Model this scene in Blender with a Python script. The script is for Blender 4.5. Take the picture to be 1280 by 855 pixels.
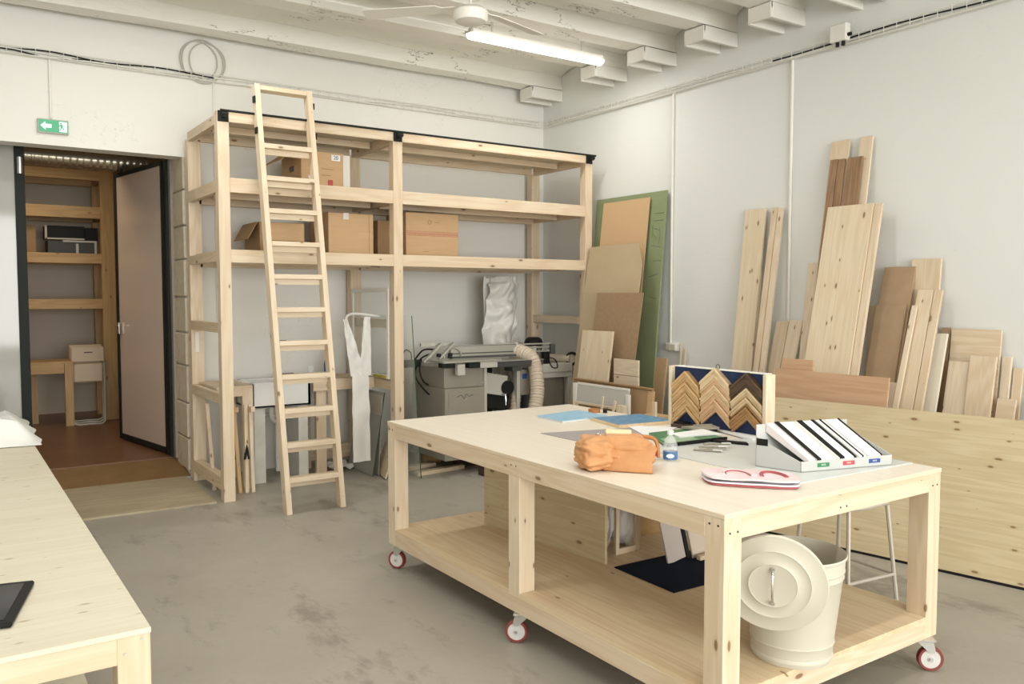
import bpy, bmesh, math, random
from mathutils import Vector, Matrix, noise
for o in list(bpy.data.objects): bpy.data.objects.remove(o)
random.seed(7)
S = bpy.context.scene
COL = S.collection
PI = math.pi
# ---------------------------------------------------------------- camera
cam = bpy.data.cameras.new('camera'); co = bpy.data.objects.new('camera', cam); COL.objects.link(co)
cam.sensor_width = 36.0; cam.lens = 36.0*1044/1280
cam.clip_start = .05
YAW = math.atan(715/1044); PITCH = math.atan(57.5/1044)
co.location = (0, 0, 1.65); co.rotation_euler = (PI/2-PITCH, 0, -YAW)
S.camera = co
# ---------------------------------------------------------------- world, exposure, big lights
S.view_settings.view_transform = 'Standard'; S.view_settings.look = 'None'
S.view_settings.gamma = 1.0; S.view_settings.use_curve_mapping = False
S.view_settings.exposure = -0.40
w = bpy.data.worlds.new('world'); S.world = w; w.use_nodes = True
bg = w.node_tree.nodes['Background']; bg.inputs[0].default_value = (.75, .88, 1, 1); bg.inputs[1].default_value = 1.2
TUBE_W = 25.0
REAR_FILL_W = 950.0
def area(name, loc, rot, sx, sy, power, col):
    l = bpy.data.lights.new(name, 'AREA'); l.shape = 'RECTANGLE'; l.size = sx; l.size_y = sy; l.energy = power; l.color = col
    o = bpy.data.objects.new(name, l); COL.objects.link(o); o.location = loc; o.rotation_euler = rot; return o
# frontal fill light added behind the camera, in front of a made-up window
area('rear_fill', (1.3, -6.62, 2.0), (PI/2, 0, 0), 7.4, 3.1, REAR_FILL_W, (1, .995, .965))
# ---------------------------------------------------------------- helpers
W = {}
def link(o): COL.objects.link(o); return o
def setW(o, M, parent=None):
    W[o.name] = M.copy()
    if parent is not None:
        o.parent = parent; o.matrix_basis = W[parent.name].inverted() @ M
    else: o.matrix_basis = M
def T(*p): return Matrix.Translation(Vector(p))
def RX(a): return Matrix.Rotation(a, 4, 'X')
def RY(a): return Matrix.Rotation(a, 4, 'Y')
def RZ(a): return Matrix.Rotation(a, 4, 'Z')
def tag(o, label=None, cat=None, group=None, kind=None):
    if label: o['label'] = label
    if cat: o['category'] = cat
    if group: o['group'] = group
    if kind: o['kind'] = kind
    return o
def thing(name, loc, label, cat, group=None, rz=0):
    o = link(bpy.data.objects.new(name, None)); o.empty_display_size = .05
    setW(o, T(*loc) @ RZ(rz)); return tag(o, label, cat, group)
def mk(name, bm, m, parent=None, M=None, smooth=False):
    bmesh.ops.recalc_face_normals(bm, faces=bm.faces)
    me = bpy.data.meshes.new(name); bm.to_mesh(me); bm.free()
    if smooth:
        for p in me.polygons: p.use_smooth = True
        try: me.set_sharp_from_angle(angle=math.radians(40))
        except Exception: pass
    for q in (m if isinstance(m, (list, tuple)) else [m]): me.materials.append(q)
    o = link(bpy.data.objects.new(name, me)); setW(o, M if M is not None else (W[parent.name] if parent is not None else Matrix()), parent)
    return o
def bm_box(sx, sy, sz, bev=.0015, bm=None, c=(0, 0, 0)):
    b = bm or bmesh.new()
    r = bmesh.ops.create_cube(b, size=1)
    for v in r['verts']: v.co = Vector((v.co.x*sx+c[0], v.co.y*sy+c[1], v.co.z*sz+c[2]))
    if bev > 0:
        es = list({e for v in r['verts'] for e in v.link_edges})
        bmesh.ops.bevel(b, geom=es, offset=min(bev, .3*min(sx, sy, sz)), segments=1, affect='EDGES')
    return b
def box(name, lo, hi, m, parent=None, bev=.0015, R=None):
    c = [(lo[i]+hi[i])/2 for i in range(3)]; s = [abs(hi[i]-lo[i]) for i in range(3)]
    M = T(*c)
    if R is not None: M = M @ R
    return mk(name, bm_box(*s, bev=bev), m, parent, M)
def obox(name, size, M, m, parent=None, bev=.0015):
    return mk(name, bm_box(*size, bev=bev), m, parent, M)
def bm_cyl(r, h, seg=16, r2=None, bm=None, M=None):
    b = bm or bmesh.new()
    q = bmesh.ops.create_cone(b, cap_ends=True, segments=seg, radius1=r, radius2=r if r2 is None else r2, depth=h)
    if M is not None: bmesh.ops.transform(b, matrix=M, verts=q['verts'])
    return b
def cyl(name, r, h, M, m, parent=None, seg=16, r2=None):
    return mk(name, bm_cyl(r, h, seg, r2), m, parent, M, smooth=True)
def bm_lathe(prof, seg=32, bm=None):
    b = bm or bmesh.new(); rings = []
    for r, z in prof:
        rings.append([b.verts.new((r*math.cos(2*PI*k/seg), r*math.sin(2*PI*k/seg), z)) for k in range(seg)] if r > 1e-5 else [b.verts.new((0, 0, z))])
    for a, c in zip(rings[:-1], rings[1:]):
        for k in range(seg):
            k2 = (k+1) % seg
            if len(a) == 1 and len(c) == 1: continue
            if len(a) == 1: b.faces.new((a[0], c[k], c[k2]))
            elif len(c) == 1: b.faces.new((a[k], c[0], a[k2]))
            else: b.faces.new((a[k], c[k], c[k2], a[k2]))
    return b
def lathe(name, prof, M, m, parent=None, seg=32):
    return mk(name, bm_lathe(prof, seg), m, parent, M, smooth=True)
def smoothpath(pts, n=6):
    pts = [Vector(p) for p in pts]; out = []
    for i in range(len(pts)-1):
        p0 = pts[max(i-1, 0)]; p1 = pts[i]; p2 = pts[i+1]; p3 = pts[min(i+2, len(pts)-1)]
        for k in range(n):
            t = k/n; out.append(.5*((2*p1)+(p2-p0)*t+(2*p0-5*p1+4*p2-p3)*t*t+(3*p1-p0-3*p2+p3)*t**3))
    out.append(pts[-1]); return out
def bm_tube(pts, r, seg=8, bm=None, closed=False):
    b = bm or bmesh.new(); pts = [Vector(p) for p in pts]; n = len(pts); rings = []
    up = Vector((0, 0, 1)); 
    d0 = (pts[1]-pts[0]).normalized()
    if abs(d0.dot(up)) > .95: up = Vector((1, 0, 0))
    for i in range(n):
        a = pts[i-1] if (i > 0 or closed) else pts[i]; c = pts[(i+1) % n] if (i < n-1 or closed) else pts[i]
        d = (c-a).normalized(); x = d.cross(up)
        if x.length < 1e-4: x = d.cross(Vector((.3, 1, .2)))
        x.normalize(); y = x.cross(d).normalized(); up = y
        rr = r(i/(n-1)) if callable(r) else r
        rings.append([b.verts.new(pts[i]+(x*math.cos(2*PI*k/seg)+y*math.sin(2*PI*k/seg))*rr) for k in range(seg)])
    for i in range(n if closed else n-1):
        A = rings[i]; B = rings[(i+1) % n]
        for k in range(seg): b.faces.new((A[k], A[(k+1) % seg], B[(k+1) % seg], B[k]))
    if not closed:
        b.faces.new(rings[0][::-1]); b.faces.new(rings[-1])
    return b
def cen(bm):
    c = Vector((0, 0, 0))
    for v in bm.verts: c += v.co
    c /= len(bm.verts)
    for v in bm.verts: v.co -= c
    return T(*c)
def tube(name, pts, r, m, parent=None, seg=8, closed=False):
    b = bm_tube(pts, r, seg, closed=closed); M = cen(b)
    return mk(name, b, m, parent, M, smooth=True)
def bm_prism(poly, h, bm=None, z0=0, bev=0):
    b = bm or bmesh.new(); n = len(poly)
    A = [b.verts.new((p[0], p[1], z0)) for p in poly]; B = [b.verts.new((p[0], p[1], z0+h)) for p in poly]
    b.faces.new(A[::-1]); b.faces.new(B)
    for i in range(n): b.faces.new((A[i], A[(i+1) % n], B[(i+1) % n], B[i]))
    return b
def prism(name, poly, h, M, m, parent=None, smooth=False):   # polygon in local XY, extruded along local Z
    return mk(name, bm_prism(poly, h), m, parent, M, smooth)
def bm_sheet(f, nu, nv, th, bm=None):   # f(u,v)->Vector ; closed thin slab
    b = bm or bmesh.new(); P = [[f(i/nu, j/nv) for j in range(nv+1)] for i in range(nu+1)]
    N = [[None]*(nv+1) for _ in range(nu+1)]
    for i in range(nu+1):
        for j in range(nv+1):
            du = P[min(i+1, nu)][j]-P[max(i-1, 0)][j]; dv = P[i][min(j+1, nv)]-P[i][max(j-1, 0)]
            n = du.cross(dv); N[i][j] = n.normalized() if n.length > 1e-9 else Vector((0, 0, 1))
    A = [[b.verts.new(P[i][j]+N[i][j]*th/2) for j in range(nv+1)] for i in range(nu+1)]
    B = [[b.verts.new(P[i][j]-N[i][j]*th/2) for j in range(nv+1)] for i in range(nu+1)]
    for i in range(nu):
        for j in range(nv):
            b.faces.new((A[i][j], A[i+1][j], A[i+1][j+1], A[i][j+1])); b.faces.new((B[i][j], B[i][j+1], B[i+1][j+1], B[i+1][j]))
    for i in range(nu):
        b.faces.new((A[i][0], B[i][0], B[i+1][0], A[i+1][0])); b.faces.new((A[i][nv], A[i+1][nv], B[i+1][nv], B[i][nv]))
    for j in range(nv):
        b.faces.new((A[0][j], A[0][j+1], B[0][j+1], B[0][j])); b.faces.new((A[nu][j], B[nu][j], B[nu][j+1], A[nu][j+1]))
    return b
def text(name, s, size, M, m, parent, ext=.0006):
    c = bpy.data.curves.new(name, 'FONT'); c.body = s; c.size = size; c.extrude = ext; c.align_x = 'CENTER'; c.align_y = 'CENTER'
    o = link(bpy.data.objects.new(name, c)); dg = bpy.context.evaluated_depsgraph_get()
    me = bpy.data.meshes.new_from_object(o.evaluated_get(dg)); bpy.data.objects.remove(o)
    me.materials.clear(); me.materials.append(m)
    o = link(bpy.data.objects.new(name, me)); setW(o, M, parent); return o
# ---------------------------------------------------------------- materials
def mat(name, col, rough=.6, metal=0, **k):
    m = bpy.data.materials.new(name); m.use_nodes = True; b = m.node_tree.nodes['Principled BSDF']
    b.inputs['Base Color'].default_value = (*col, 1); b.inputs['Roughness'].default_value = rough; b.inputs['Metallic'].default_value = metal
    for q, v in k.items(): b.inputs[q.replace('_', ' ')].default_value = v
    return m
class NT:
    def __init__(s, m): s.t = m.node_tree; s.n = s.t.nodes; s.b = s.n['Principled BSDF']
    def new(s, typ, **k):
        q = s.n.new(typ)
        for a, v in k.items(): setattr(q, a, v)
        return q
    def l(s, a, b): s.t.links.new(a, b)
    def math(s, op, a, b=None, c=None):
        q = s.new('ShaderNodeMath', operation=op)
        for i, v in enumerate((a, b, c)):
            if v is None: continue
            if isinstance(v, (int, float)): q.inputs[i].default_value = v
            else: s.l(v, q.inputs[i])
        return q.outputs[0]
    def ramp(s, fac, stops):
        q = s.new('ShaderNodeValToRGB'); e = q.color_ramp.elements
        while len(e) < len(stops): e.new(.5)
        for i, (p, c) in enumerate(stops): e[i].position = p; e[i].color = (*c, 1) if len(c) == 3 else c
        s.l(fac, q.inputs[0]); return q.outputs[0]
    def mix(s, f, a, b, blend='MIX'):
        q = s.new('ShaderNodeMix', data_type='RGBA', blend_type=blend)
        for i, v in ((0, f), (6, a), (7, b)):
            if isinstance(v, (int, float)): q.inputs[i].default_value = v
            elif isinstance(v, tuple): q.inputs[i].default_value = (*v, 1)
            else: s.l(v, q.inputs[i])
        return q.outputs[2]
    def noise(s, vec, scale, detail=3, rough=.5):
        q = s.new('ShaderNodeTexNoise'); q.inputs['Scale'].default_value = scale; q.inputs['Detail'].default_value = detail; q.inputs['Roughness'].default_value = rough
        if vec is not None: s.l(vec, q.inputs['Vector'])
        return q.outputs['Fac']
    def bump(s, h, st, dist=.01):
        q = s.new('ShaderNodeBump'); q.inputs['Strength'].default_value = st; q.inputs['Distance'].default_value = dist
        s.l(h, q.inputs['Height']); s.l(q.outputs[0], s.b.inputs['Normal']); return q
def wood(name, axis, c1, c2, knot=1.0, board=0, across=None, kc=(.22, .11, .04), rough=.55, fig=1.0, kscale=1.0):
    """grain along `axis`; optional glued boards of width `board` along `across`"""
    m = mat(name, c1, rough); t = NT(m)
    tc = t.new('ShaderNodeTexCoord'); oi = t.new('ShaderNodeObjectInfo')
    sp = t.new('ShaderNodeSeparateXYZ'); t.l(tc.outputs['Object'], sp.inputs[0])
    ax = 'XYZ'.index(axis); ac = 'XYZ'.index(across) if across else (ax+1) % 3; th = 3-ax-ac
    rnd = oi.outputs['Random']
    g = t.math('ADD', sp.outputs[ax], t.math('MULTIPLY', rnd, 37.0)); a = t.math('ADD', sp.outputs[ac], t.math('MULTIPLY', rnd, 11.0)); h = sp.outputs[th]
    bd = None
    if board:
        bi = t.math('FLOOR', t.math('DIVIDE', a, board))
        wn = t.new('ShaderNodeTexWhiteNoise', noise_dimensions='1D'); t.l(bi, wn.inputs['W']); bd = wn.outputs['Value']
        g = t.math('ADD', g, t.math('MULTIPLY', bd, 23.0)); h = t.math('ADD', h, t.math('MULTIPLY', bd, 5.0))
        fr = t.math('FRACT', t.math('DIVIDE', a, board))
    def vec(sg, sa, st):
        c = t.new('ShaderNodeCombineXYZ'); t.l(t.math('MULTIPLY', g, sg), c.inputs[0]); t.l(t.math('MULTIPLY', a, sa), c.inputs[1]); t.l(t.math('MULTIPLY', h, st), c.inputs[2]); return c.outputs[0]
    warp = t.noise(vec(.5, 2.2, 2.2), 1.0, 2)
    rings = t.noise(vec(.35, 11, 11), 1.6, 3, .55)
    wv = t.math('SINE', t.math('ADD', t.math('MULTIPLY', warp, 60*fig), t.math('MULTIPLY', rings, 22)))
    wv = t.math('MULTIPLY_ADD', wv, .5, .5)
    fine = t.noise(vec(2.5, 140, 140), 1.0, 2)
    f = t.math('ADD', t.math('MULTIPLY', wv, .55), t.math('MULTIPLY', rings, .45))
    col = t.ramp(f, [(.15, c1), (.85, c2)])
    col = t.mix(t.math('MULTIPLY', fine, .22), col, tuple(x*.72 for x in c2))
    if bd is not None:
        col = t.mix(t.math('MULTIPLY', bd, .30), col, tuple(x*.90 for x in c2))
        col = t.mix(t.math('MULTIPLY', t.math('LESS_THAN', fr, .018), .35), col, (.35, .22, .1))
    col = t.mix(t.math('MULTIPLY', rnd, .22), col, tuple(x*y for x, y in zip(c2, (.95, .88, .80))))
    if knot > 0:
        vo = t.new('ShaderNodeTexVoronoi', voronoi_dimensions='2D'); kc_ = t.new('ShaderNodeCombineXYZ'); t.l(t.math('MULTIPLY', g, 3.0*kscale), kc_.inputs[0]); t.l(t.math('MULTIPLY', t.math('ADD', a, h), 7.5*kscale), kc_.inputs[1]); t.l(kc_.outputs[0], vo.inputs['Vector']); vo.inputs['Scale'].default_value = 1.0
        dist = vo.outputs['Distance']; sc = t.new('ShaderNodeSeparateColor'); t.l(vo.outputs['Color'], sc.inputs[0])
        rad = t.math('MULTIPLY', t.math('SUBTRACT', sc.outputs[0], 1.0-.55*knot), .16)
        k1 = t.math('SUBTRACT', rad, dist); k1 = t.math('MULTIPLY', k1, 40.0); k1.node.use_clamp = True
        k2 = t.math('SUBTRACT', t.math('MULTIPLY', rad, 2.0), dist); k2 = t.math('MULTIPLY', k2, 8.0); k2.node.use_clamp = True
        col = t.mix(t.math('MULTIPLY', k2, .45), col, tuple(x*.62 for x in c2)); col = t.mix(t.math('MULTIPLY', k1, .85), col, kc)
    t.l(col, t.b.inputs['Base Color']); t.bump(t.math('ADD', fine, f), .12, .002)
    return m
PC1 = (.77, .65, .49); PC2 = (.68, .53, .36)
PINE = {a: wood('pine_'+a, a, PC1, PC2) for a in 'XYZ'}
PLIGHT = {a: wood('light_spruce_'+a, a, (.80, .69, .53), (.72, .585, .42), knot=1.1, kscale=1.4) for a in 'XYZ'}
GLUEZ = wood('glued_pine_vertical', 'Z', (.81, .71, .54), (.73, .60, .42), knot=1.2, board=.095, across='Y', kscale=1.35)
GLUEY = wood('glued_pine_long', 'Y', (.66, .565, .375), (.56, .455, .275), knot=1.2, board=.12, across='Z', kscale=1.5)
SHELFY = wood('glued_pine_shelf', 'Y', (.80, .66, .45), (.70, .53, .33), knot=.75, board=.2, across='X')
PLYTOP = wood('whitish_ply_top', 'Y', (.85, .80, .70), (.81, .745, .63), knot=.25, across='X', fig=.5, rough=.36)
PLYRAW = wood('raw_birch_ply', 'X', (.76, .72, .58), (.70, .65, .50), knot=1.1, across='Y', fig=.35, kc=(.45, .34, .19), kscale=2.0)
OLDPLY = wood('dusty_ply', 'X', (.50, .43, .30), (.40, .33, .215), knot=.5, across='Y', fig=.6)
PINKPLY = wood('pinkish_ply', 'Y', (.64, .42, .27), (.55, .34, .20), knot=0, across='Z', fig=.8)
WALNUT = wood('walnut_veneer', 'Z', (.36, .22, .115), (.25, .14, .07), knot=0, across='Y')
BROWNOLD = {a: wood('amber_pine_'+a, a, (.62, .42, .20), (.50, .32, .14), knot=.8) for a in 'XYZ'}
WHITEWASH = wood('white_washed_board', 'Z', (.80, .75, .64), (.76, .69, .56), knot=.1, across='Y', fig=.4)
MO_LIGHT = wood('light_oak_moulding', 'Y', (.72, .50, .26), (.62, .40, .18), knot=0)
MO_PALE = wood('pale_ash_moulding', 'Y', (.78, .62, .40), (.68, .50, .29), knot=0)
MO_PINK = wood('beech_moulding', 'Y', (.76, .52, .32), (.68, .44, .25), knot=0)
MO_DARK = wood('wenge_moulding', 'Y', (.12, .07, .04), (.07, .04, .025), knot=0)
MO_MID = wood('teak_moulding', 'Y', (.50, .29, .12), (.40, .22, .09), knot=0)
def wallmat(name, col, bstr=.25, courses=True):
    m = mat(name, col, .62); t = NT(m); tc = t.new('ShaderNodeTexCoord'); v = tc.outputs['Object']
    n1 = t.noise(v, 1.3, 5, .6); n2 = t.noise(v, 22, 4, .6); n3 = t.noise(v, 7, 5, .7)
    c = t.mix(t.math('MULTIPLY', n1, .14), col, tuple(x*.86 for x in col))
    # thin hair cracks and scuffs in the paint
    ln = t.math('ABSOLUTE', t.math('SUBTRACT', t.noise(v, 1.7, 6, .6), .5)); msk = t.math('GREATER_THAN', t.noise(v, .8, 1), .60)
    cr = t.math('MULTIPLY', t.math('LESS_THAN', ln, .0012), msk)
    c = t.mix(t.math('MULTIPLY', cr, .10 if courses else .3), c, (.3, .27, .22)); t.l(c, t.b.inputs['Base Color'])
    h = t.math('ADD', t.math('MULTIPLY', n2, .5), n3)
    if courses:
        sp = t.new('ShaderNodeSeparateXYZ'); t.l(v, sp.inputs[0]); fz = t.math('FRACT', t.math('ADD', t.math('DIVIDE', sp.outputs[2], .21), t.math('MULTIPLY', n1, .12)))
        j = t.math('LESS_THAN', fz, .05); h = t.math('SUBTRACT', h, t.math('MULTIPLY', j, .5))
    t.bump(h, bstr, .006); return m
WALL = wallmat('white_painted_blockwork', (.775, .78, .75))
WALLB = wallmat('white_painted_plaster', (.79, .775, .725), .2, False)
CEIL = mat('rough_white_ceiling', (.80, .77, .68), .75)
t = NT(CEIL); v = t.new('ShaderNodeTexCoord').outputs['Object']
mp = t.new('ShaderNodeMapping'); t.l(v, mp.inputs[0]); mp.inputs['Scale'].default_value = (.55, 2.4, 2.4)
ln = t.math('ABSOLUTE', t.math('SUBTRACT', t.noise(mp.outputs[0], 1.5, 6, .65), .5)); msk = t.math('GREATER_THAN', t.noise(v, 1.1, 2), .53)
cr = t.math('MULTIPLY', t.math('LESS_THAN', ln, .0035), msk)
c = t.mix(t.math('MULTIPLY', t.noise(v, 2.5, 5, .6), .25), (.87, .85, .79), (.76, .72, .62)); c = t.mix(t.math('MULTIPLY', cr, .8), c, (.13, .10, .07))
t.l(c, t.b.inputs['Base Color']); t.bump(t.noise(mp.outputs[0], 9, 6, .65), .5, .02)
FLOOR = mat('polished_concrete', (.4, .38, .33), .42)
t = NT(FLOOR); v = t.new('ShaderNodeTexCoord').outputs['Object']
n1 = t.noise(v, .7, 6, .62); n2 = t.noise(v, 3.2, 6, .7); n3 = t.noise(v, 30, 3)
c = t.ramp(n1, [(.3, (.355, .325, .27)), (.7, (.45, .42, .36))])
mp = t.new('ShaderNodeMapping'); t.l(v, mp.inputs[0]); mp.inputs['Scale'].default_value = (1.6, .75, 1); mp.inputs['Rotation'].default_value = (0, 0, .5)
st = t.ramp(t.noise(mp.outputs[0], 1.5, 8, .72), [(.545, (0, 0, 0)), (.63, (1, 1, 1))])
c = t.mix(t.math('MULTIPLY', st, .62), c, (.17, .155, .12))
c = t.mix(t.math('MULTIPLY', n2, .3), c, (.31, .285, .23)); c = t.mix(t.math('MULTIPLY', n3, .12), c, (.2, .18, .15))
t.l(c, t.b.inputs['Base Color']); t.l(t.math('MULTIPLY_ADD', n2, .35, .28), t.b.inputs['Roughness']); t.bump(t.math('ADD', n2, t.math('MULTIPLY', n3, .3)), .1, .004)
def speck(name, c1, c2, scale, rough=.7, bstr=.15, stretch=(1, 1, 1)):
    m = mat(name, c1, rough); t = NT(m); tc = t.new('ShaderNodeTexCoord'); mp = t.new('ShaderNodeMapping'); t.l(tc.outputs['Object'], mp.inputs[0]); mp.inputs['Scale'].default_value = stretch
    n = t.noise(mp.outputs[0], scale, 5, .6); t.l(t.ramp(n, [(.35, c1), (.68, c2)]), t.b.inputs['Base Color']); t.bump(n, bstr, .003); return m
REDFLOOR = speck('worn_red_brown_floor', (.17, .075, .032), (.21, .10, .05), 2.2, .35)
JAMB = speck('bare_block_jamb', (.66, .58, .46), (.56, .48, .36), 14, .85, .6)
BROWNMAT = speck('brown_hardboard', (.20, .11, .038), (.24, .14, .055), 5, .6)
MDF = speck('brown_hardboard_panel', (.33, .215, .12), (.37, .25, .15), 30, .6)
MDFL = speck('brown_fibreboard', (.40, .275, .165), (.44, .31, .19), 8, .6)
CARD = speck('cardboard', (.60, .405, .225), (.56, .37, .20), 4, .75, .08, (1, 1, 8))
CARDG = speck('greyish_cardboard', (.50, .39, .245), (.54, .42, .27), 3, .75, .08)
CARDD = speck('dark_cardboard', (.36, .23, .115), (.41, .27, .14), 4, .75)
KRAFT = speck('kraft_sheet', (.62, .42, .23), (.60, .40, .215), 3, .7, .05)
GREEN = speck('green_plasterboard', (.265, .31, .165), (.235, .28, .14), 3, .7, .1, (1, 1, 3))
CONCB = speck('painted_concrete_leg', (.70, .69, .64), (.62, .61, .56), 9, .7, .4)
LEATHER = speck('tan_leather', (.60, .30, .125), (.49, .225, .085), 9, .6, .35)
LEATHD = mat('dark_tan_leather_edge', (.42, .17, .05), .5)
WHITE = mat('white_paint', (.80, .78, .72), .45); CREAMM = mat('cream_enamel', (.60, .56, .46), .42)
CERAM = mat('white_ceramic', (.83, .83, .80), .15); BLACK = mat('black_plastic', (.012, .012, .012), .55, Specular_IOR_Level=.2)
BLACKM = mat('black_steel', (.016, .019, .017), .6, Specular_IOR_Level=.2); DARKG = mat('dark_grey_iron', (.05, .053, .052), .55)
STEEL = mat('zinc_steel', (.60, .60, .57), .32, .9); ALU = mat('aluminium', (.42, .41, .36), .42, .6); CHROME = mat('chrome', (.75, .75, .75), .12, 1)
GREYM = mat('grey_enamel', (.29, .262, .215), .5); GREYL = mat('light_grey_enamel', (.50, .48, .42), .45)
RED = mat('red_polyurethane', (.22, .04, .035), .45); WHEELW = mat('translucent_white_nylon', (.62, .60, .57), .4)
NAVY = speck('navy_felt', (.012, .025, .075), (.016, .032, .09), 60, .9); NAVYB = mat('navy_board', (.006, .012, .028), .8, Specular_IOR_Level=.1)
GREYSHEET = mat('mauve_grey_card', (.34, .305, .295), .7); PAPER = mat('white_paper', (.86, .87, .87), .6); RACK = mat('pale_grey_card_rack', (.50, .51, .485), .5)
CUTMAT = mat('pale_grey_cutting_board', (.66, .68, .655), .3)
PAPB = speck('light_blue_booklet', (.28, .52, .72), (.36, .62, .80), 14, .35, 0); PAPB2 = speck('blue_printed_board', (.04, .17, .36), (.16, .38, .56), 22, .35, 0)
GREENB = speck('green_folder', (.035, .16, .055), (.06, .24, .09), 25, .3, 0); GREENL = mat('sage_green_sheet', (.30, .44, .28), .4)
TAUPE = mat('taupe_leather_sample', (.33, .30, .235), .6); DBROWN = mat('dark_brown_pouch', (.055, .03, .025), .45)
PINK = speck('pink_cloth', (.80, .56, .55), (.78, .72, .76), 7, .6, .2); DRED = mat('dark_red_trim', (.42, .09, .10), .6); PALEP = mat('pale_lilac_cloth', (.76, .74, .80), .6)
BLUEL = mat('blue_bottle_label', (.06, .17, .36), .4); REDL = mat('red_label', (.50, .06, .07), .45); GRNL = mat('green_label', (.03, .22, .09), .45); BLUL = mat('dark_blue_label', (.02, .07, .28), .45)
WRED = mat('crimson_flower', (.36, .015, .06), .5); YELL = mat('yellow_cloth', (.42, .33, .03), .7); BLUE = mat('blue_liquid', (.02, .14, .42), .2)
def glassy(name, col, alpha, rough=.08, trans=0):
    m = mat(name, col, rough); b = m.node_tree.nodes['Principled BSDF']; b.inputs['Alpha'].default_value = alpha
    if trans: b.inputs['Transmission Weight'].default_value = trans
    return m
GLASS = glassy('glass_pane', (.80, .90, .84), .16); GLASSE = mat('green_glass_edge', (.03, .09, .055), .15)
PET = glassy('clear_bottle_plastic', (.88, .90, .90), .25, .1); PLAST = glassy('milky_plastic_film', (.85, .83, .79), .86, .35)
PLASTH = glassy('hanging_plastic_film', (.86, .84, .80), .82, .4)
POLY = mat('beige_polycarbonate', (.70, .58, .50), .22); POLYG = mat('pale_polycarbonate', (.40, .395, .36), .06)
HOSE = mat('ribbed_beige_hose', (.56, .47, .37), .35); DUCT = mat('spiral_duct', (.50, .46, .36), .25, .85)
def emis(name, col, st):
    m = mat(name, col, .4); b = m.node_tree.nodes['Principled BSDF']; b.inputs['Emission Color'].default_value = (*col, 1); b.inputs['Emission Strength'].default_value = st; return m
TUBE = emis('lit_tube_diffuser', (1, .98, .94), 7.5); EXITG = emis('exit_sign_green', (.05, .32, .16), .5); EXITW = emis('exit_sign_white', (.85, 1, .90), .8)
# ================================================================ SETTING
XW, YW = 5.815, 7.85
def st(o, kind='structure'): o['kind'] = kind; return o
st(box('floor', (-3, -6.7, -.15), (XW, YW+.02, 0), FLOOR, bev=0))
st(box('wall_right', (XW, -6.7, -.15), (XW+.2, YW+.6, 4.5), WALL, bev=0))
wb = bmesh.new()     # back wall with the doorway, 0.55 m thick
for lo, hi in (((-3, YW, -.15), (-.35, YW+.55, 4.5)), ((1.845, YW, -.15), (XW, YW+.55, 4.5)), ((-.35, YW, 2.885), (1.845, YW+.2, 4.5))):
    bm_box(*[hi[i]-lo[i] for i in range(3)], bev=0, bm=wb, c=[(hi[i]+lo[i])/2 for i in range(3)])
wall_back = st(mk('wall_back', wb, WALLB))
# coarse blocks showing on the door jamb
z = .06
for k in range(9):
    h = .30+.02*(k % 3); box('block', (1.822-.004*(k % 2), YW+.004, z+.006), (1.850, YW+.545, z+h-.006), JAMB, wall_back, bev=.01); z += h
    if z > 2.75: break
st(box('wall_left', (-3.2, -6.7, -.15), (-3, YW+.6, 4.5), WALL, bev=0))
wr = bmesh.new()
for lo, hi in (((-3.2, -6.9, -.15), (-2.4, -6.7, 4.5)), ((5.0, -6.9, -.15), (XW+.2, -6.7, 4.5)), ((-2.4, -6.9, -.15), (5.0, -6.7, .4)), ((-2.4, -6.9, 3.6), (5.0, -6.7, 4.5))):
    bm_box(*[hi[i]-lo[i] for i in range(3)], bev=0, bm=wr, c=[(hi[i]+lo[i])/2 for i in range(3)])
st(mk('wall_rear', wr, WALL))
wn = bmesh.new()  # unseen frame bars, made up to go with the added rear fill
for x in (-2.4, -.92, .56, 2.04, 3.52, 4.95): bm_box(.06, .08, 3.2, bm=wn, c=(x+.02, -6.78, 2.0))
for q in (.43, 3.57): bm_box(7.4, .08, .06, bm=wn, c=(1.3, -6.78, q))
st(mk('added_window', wn, WHITE))
ceil = st(box('ceiling', (-3.2, -6.9, 4.19), (XW+.2, YW+.6, 4.5), CEIL, bev=0))
def rough_beam(y0, y1, z0, z1, seed, parent):
    b = bmesh.new(); nx = 70; x0, x1 = -3.0, XW+.05; prof = [(y0, z1+.03), (y0, (z0+z1)/2), (y0, z0), ((y0+y1)/2, z0), (y1, z0), (y1, (z0+z1)/2), (y1, z1+.03)]
    R = []
    for i in range(nx+1):
        x = x0+(x1-x0)*i/nx; r = []
        for j, (y, q) in enumerate(prof):
            a = noise.noise((x*1.3, seed*3.1, j*.7))*.012; c = noise.noise((x*1.1, seed*5.7+3, j*.9))*.012
            dz = -.02+.02*i/nx
            r.append(b.verts.new((x-1.4, y+a-(y0+y1)/2, q+c+dz-4.0)))
        R.append(r)
    for i in range(nx):
        for j in range(len(prof)-1): b.faces.new((R[i][j], R[i+1][j], R[i+1][j+1], R[i][j+1]))
    b.faces.new([v for v in R[0]]); b.faces.new([v for v in R[-1]][::-1])
    return mk('beam', b, CEIL, parent, T(1.4, (y0+y1)/2, 4.0))
beams = [7.50, 6.44, 5.75, 5.02, 4.33, 3.62, 2.9, 2.2, 1.5, .8, .1, -.6, -1.3, -2.0, -2.7, -3.4, -4.1, -4.8, -5.5, -6.2]
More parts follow.
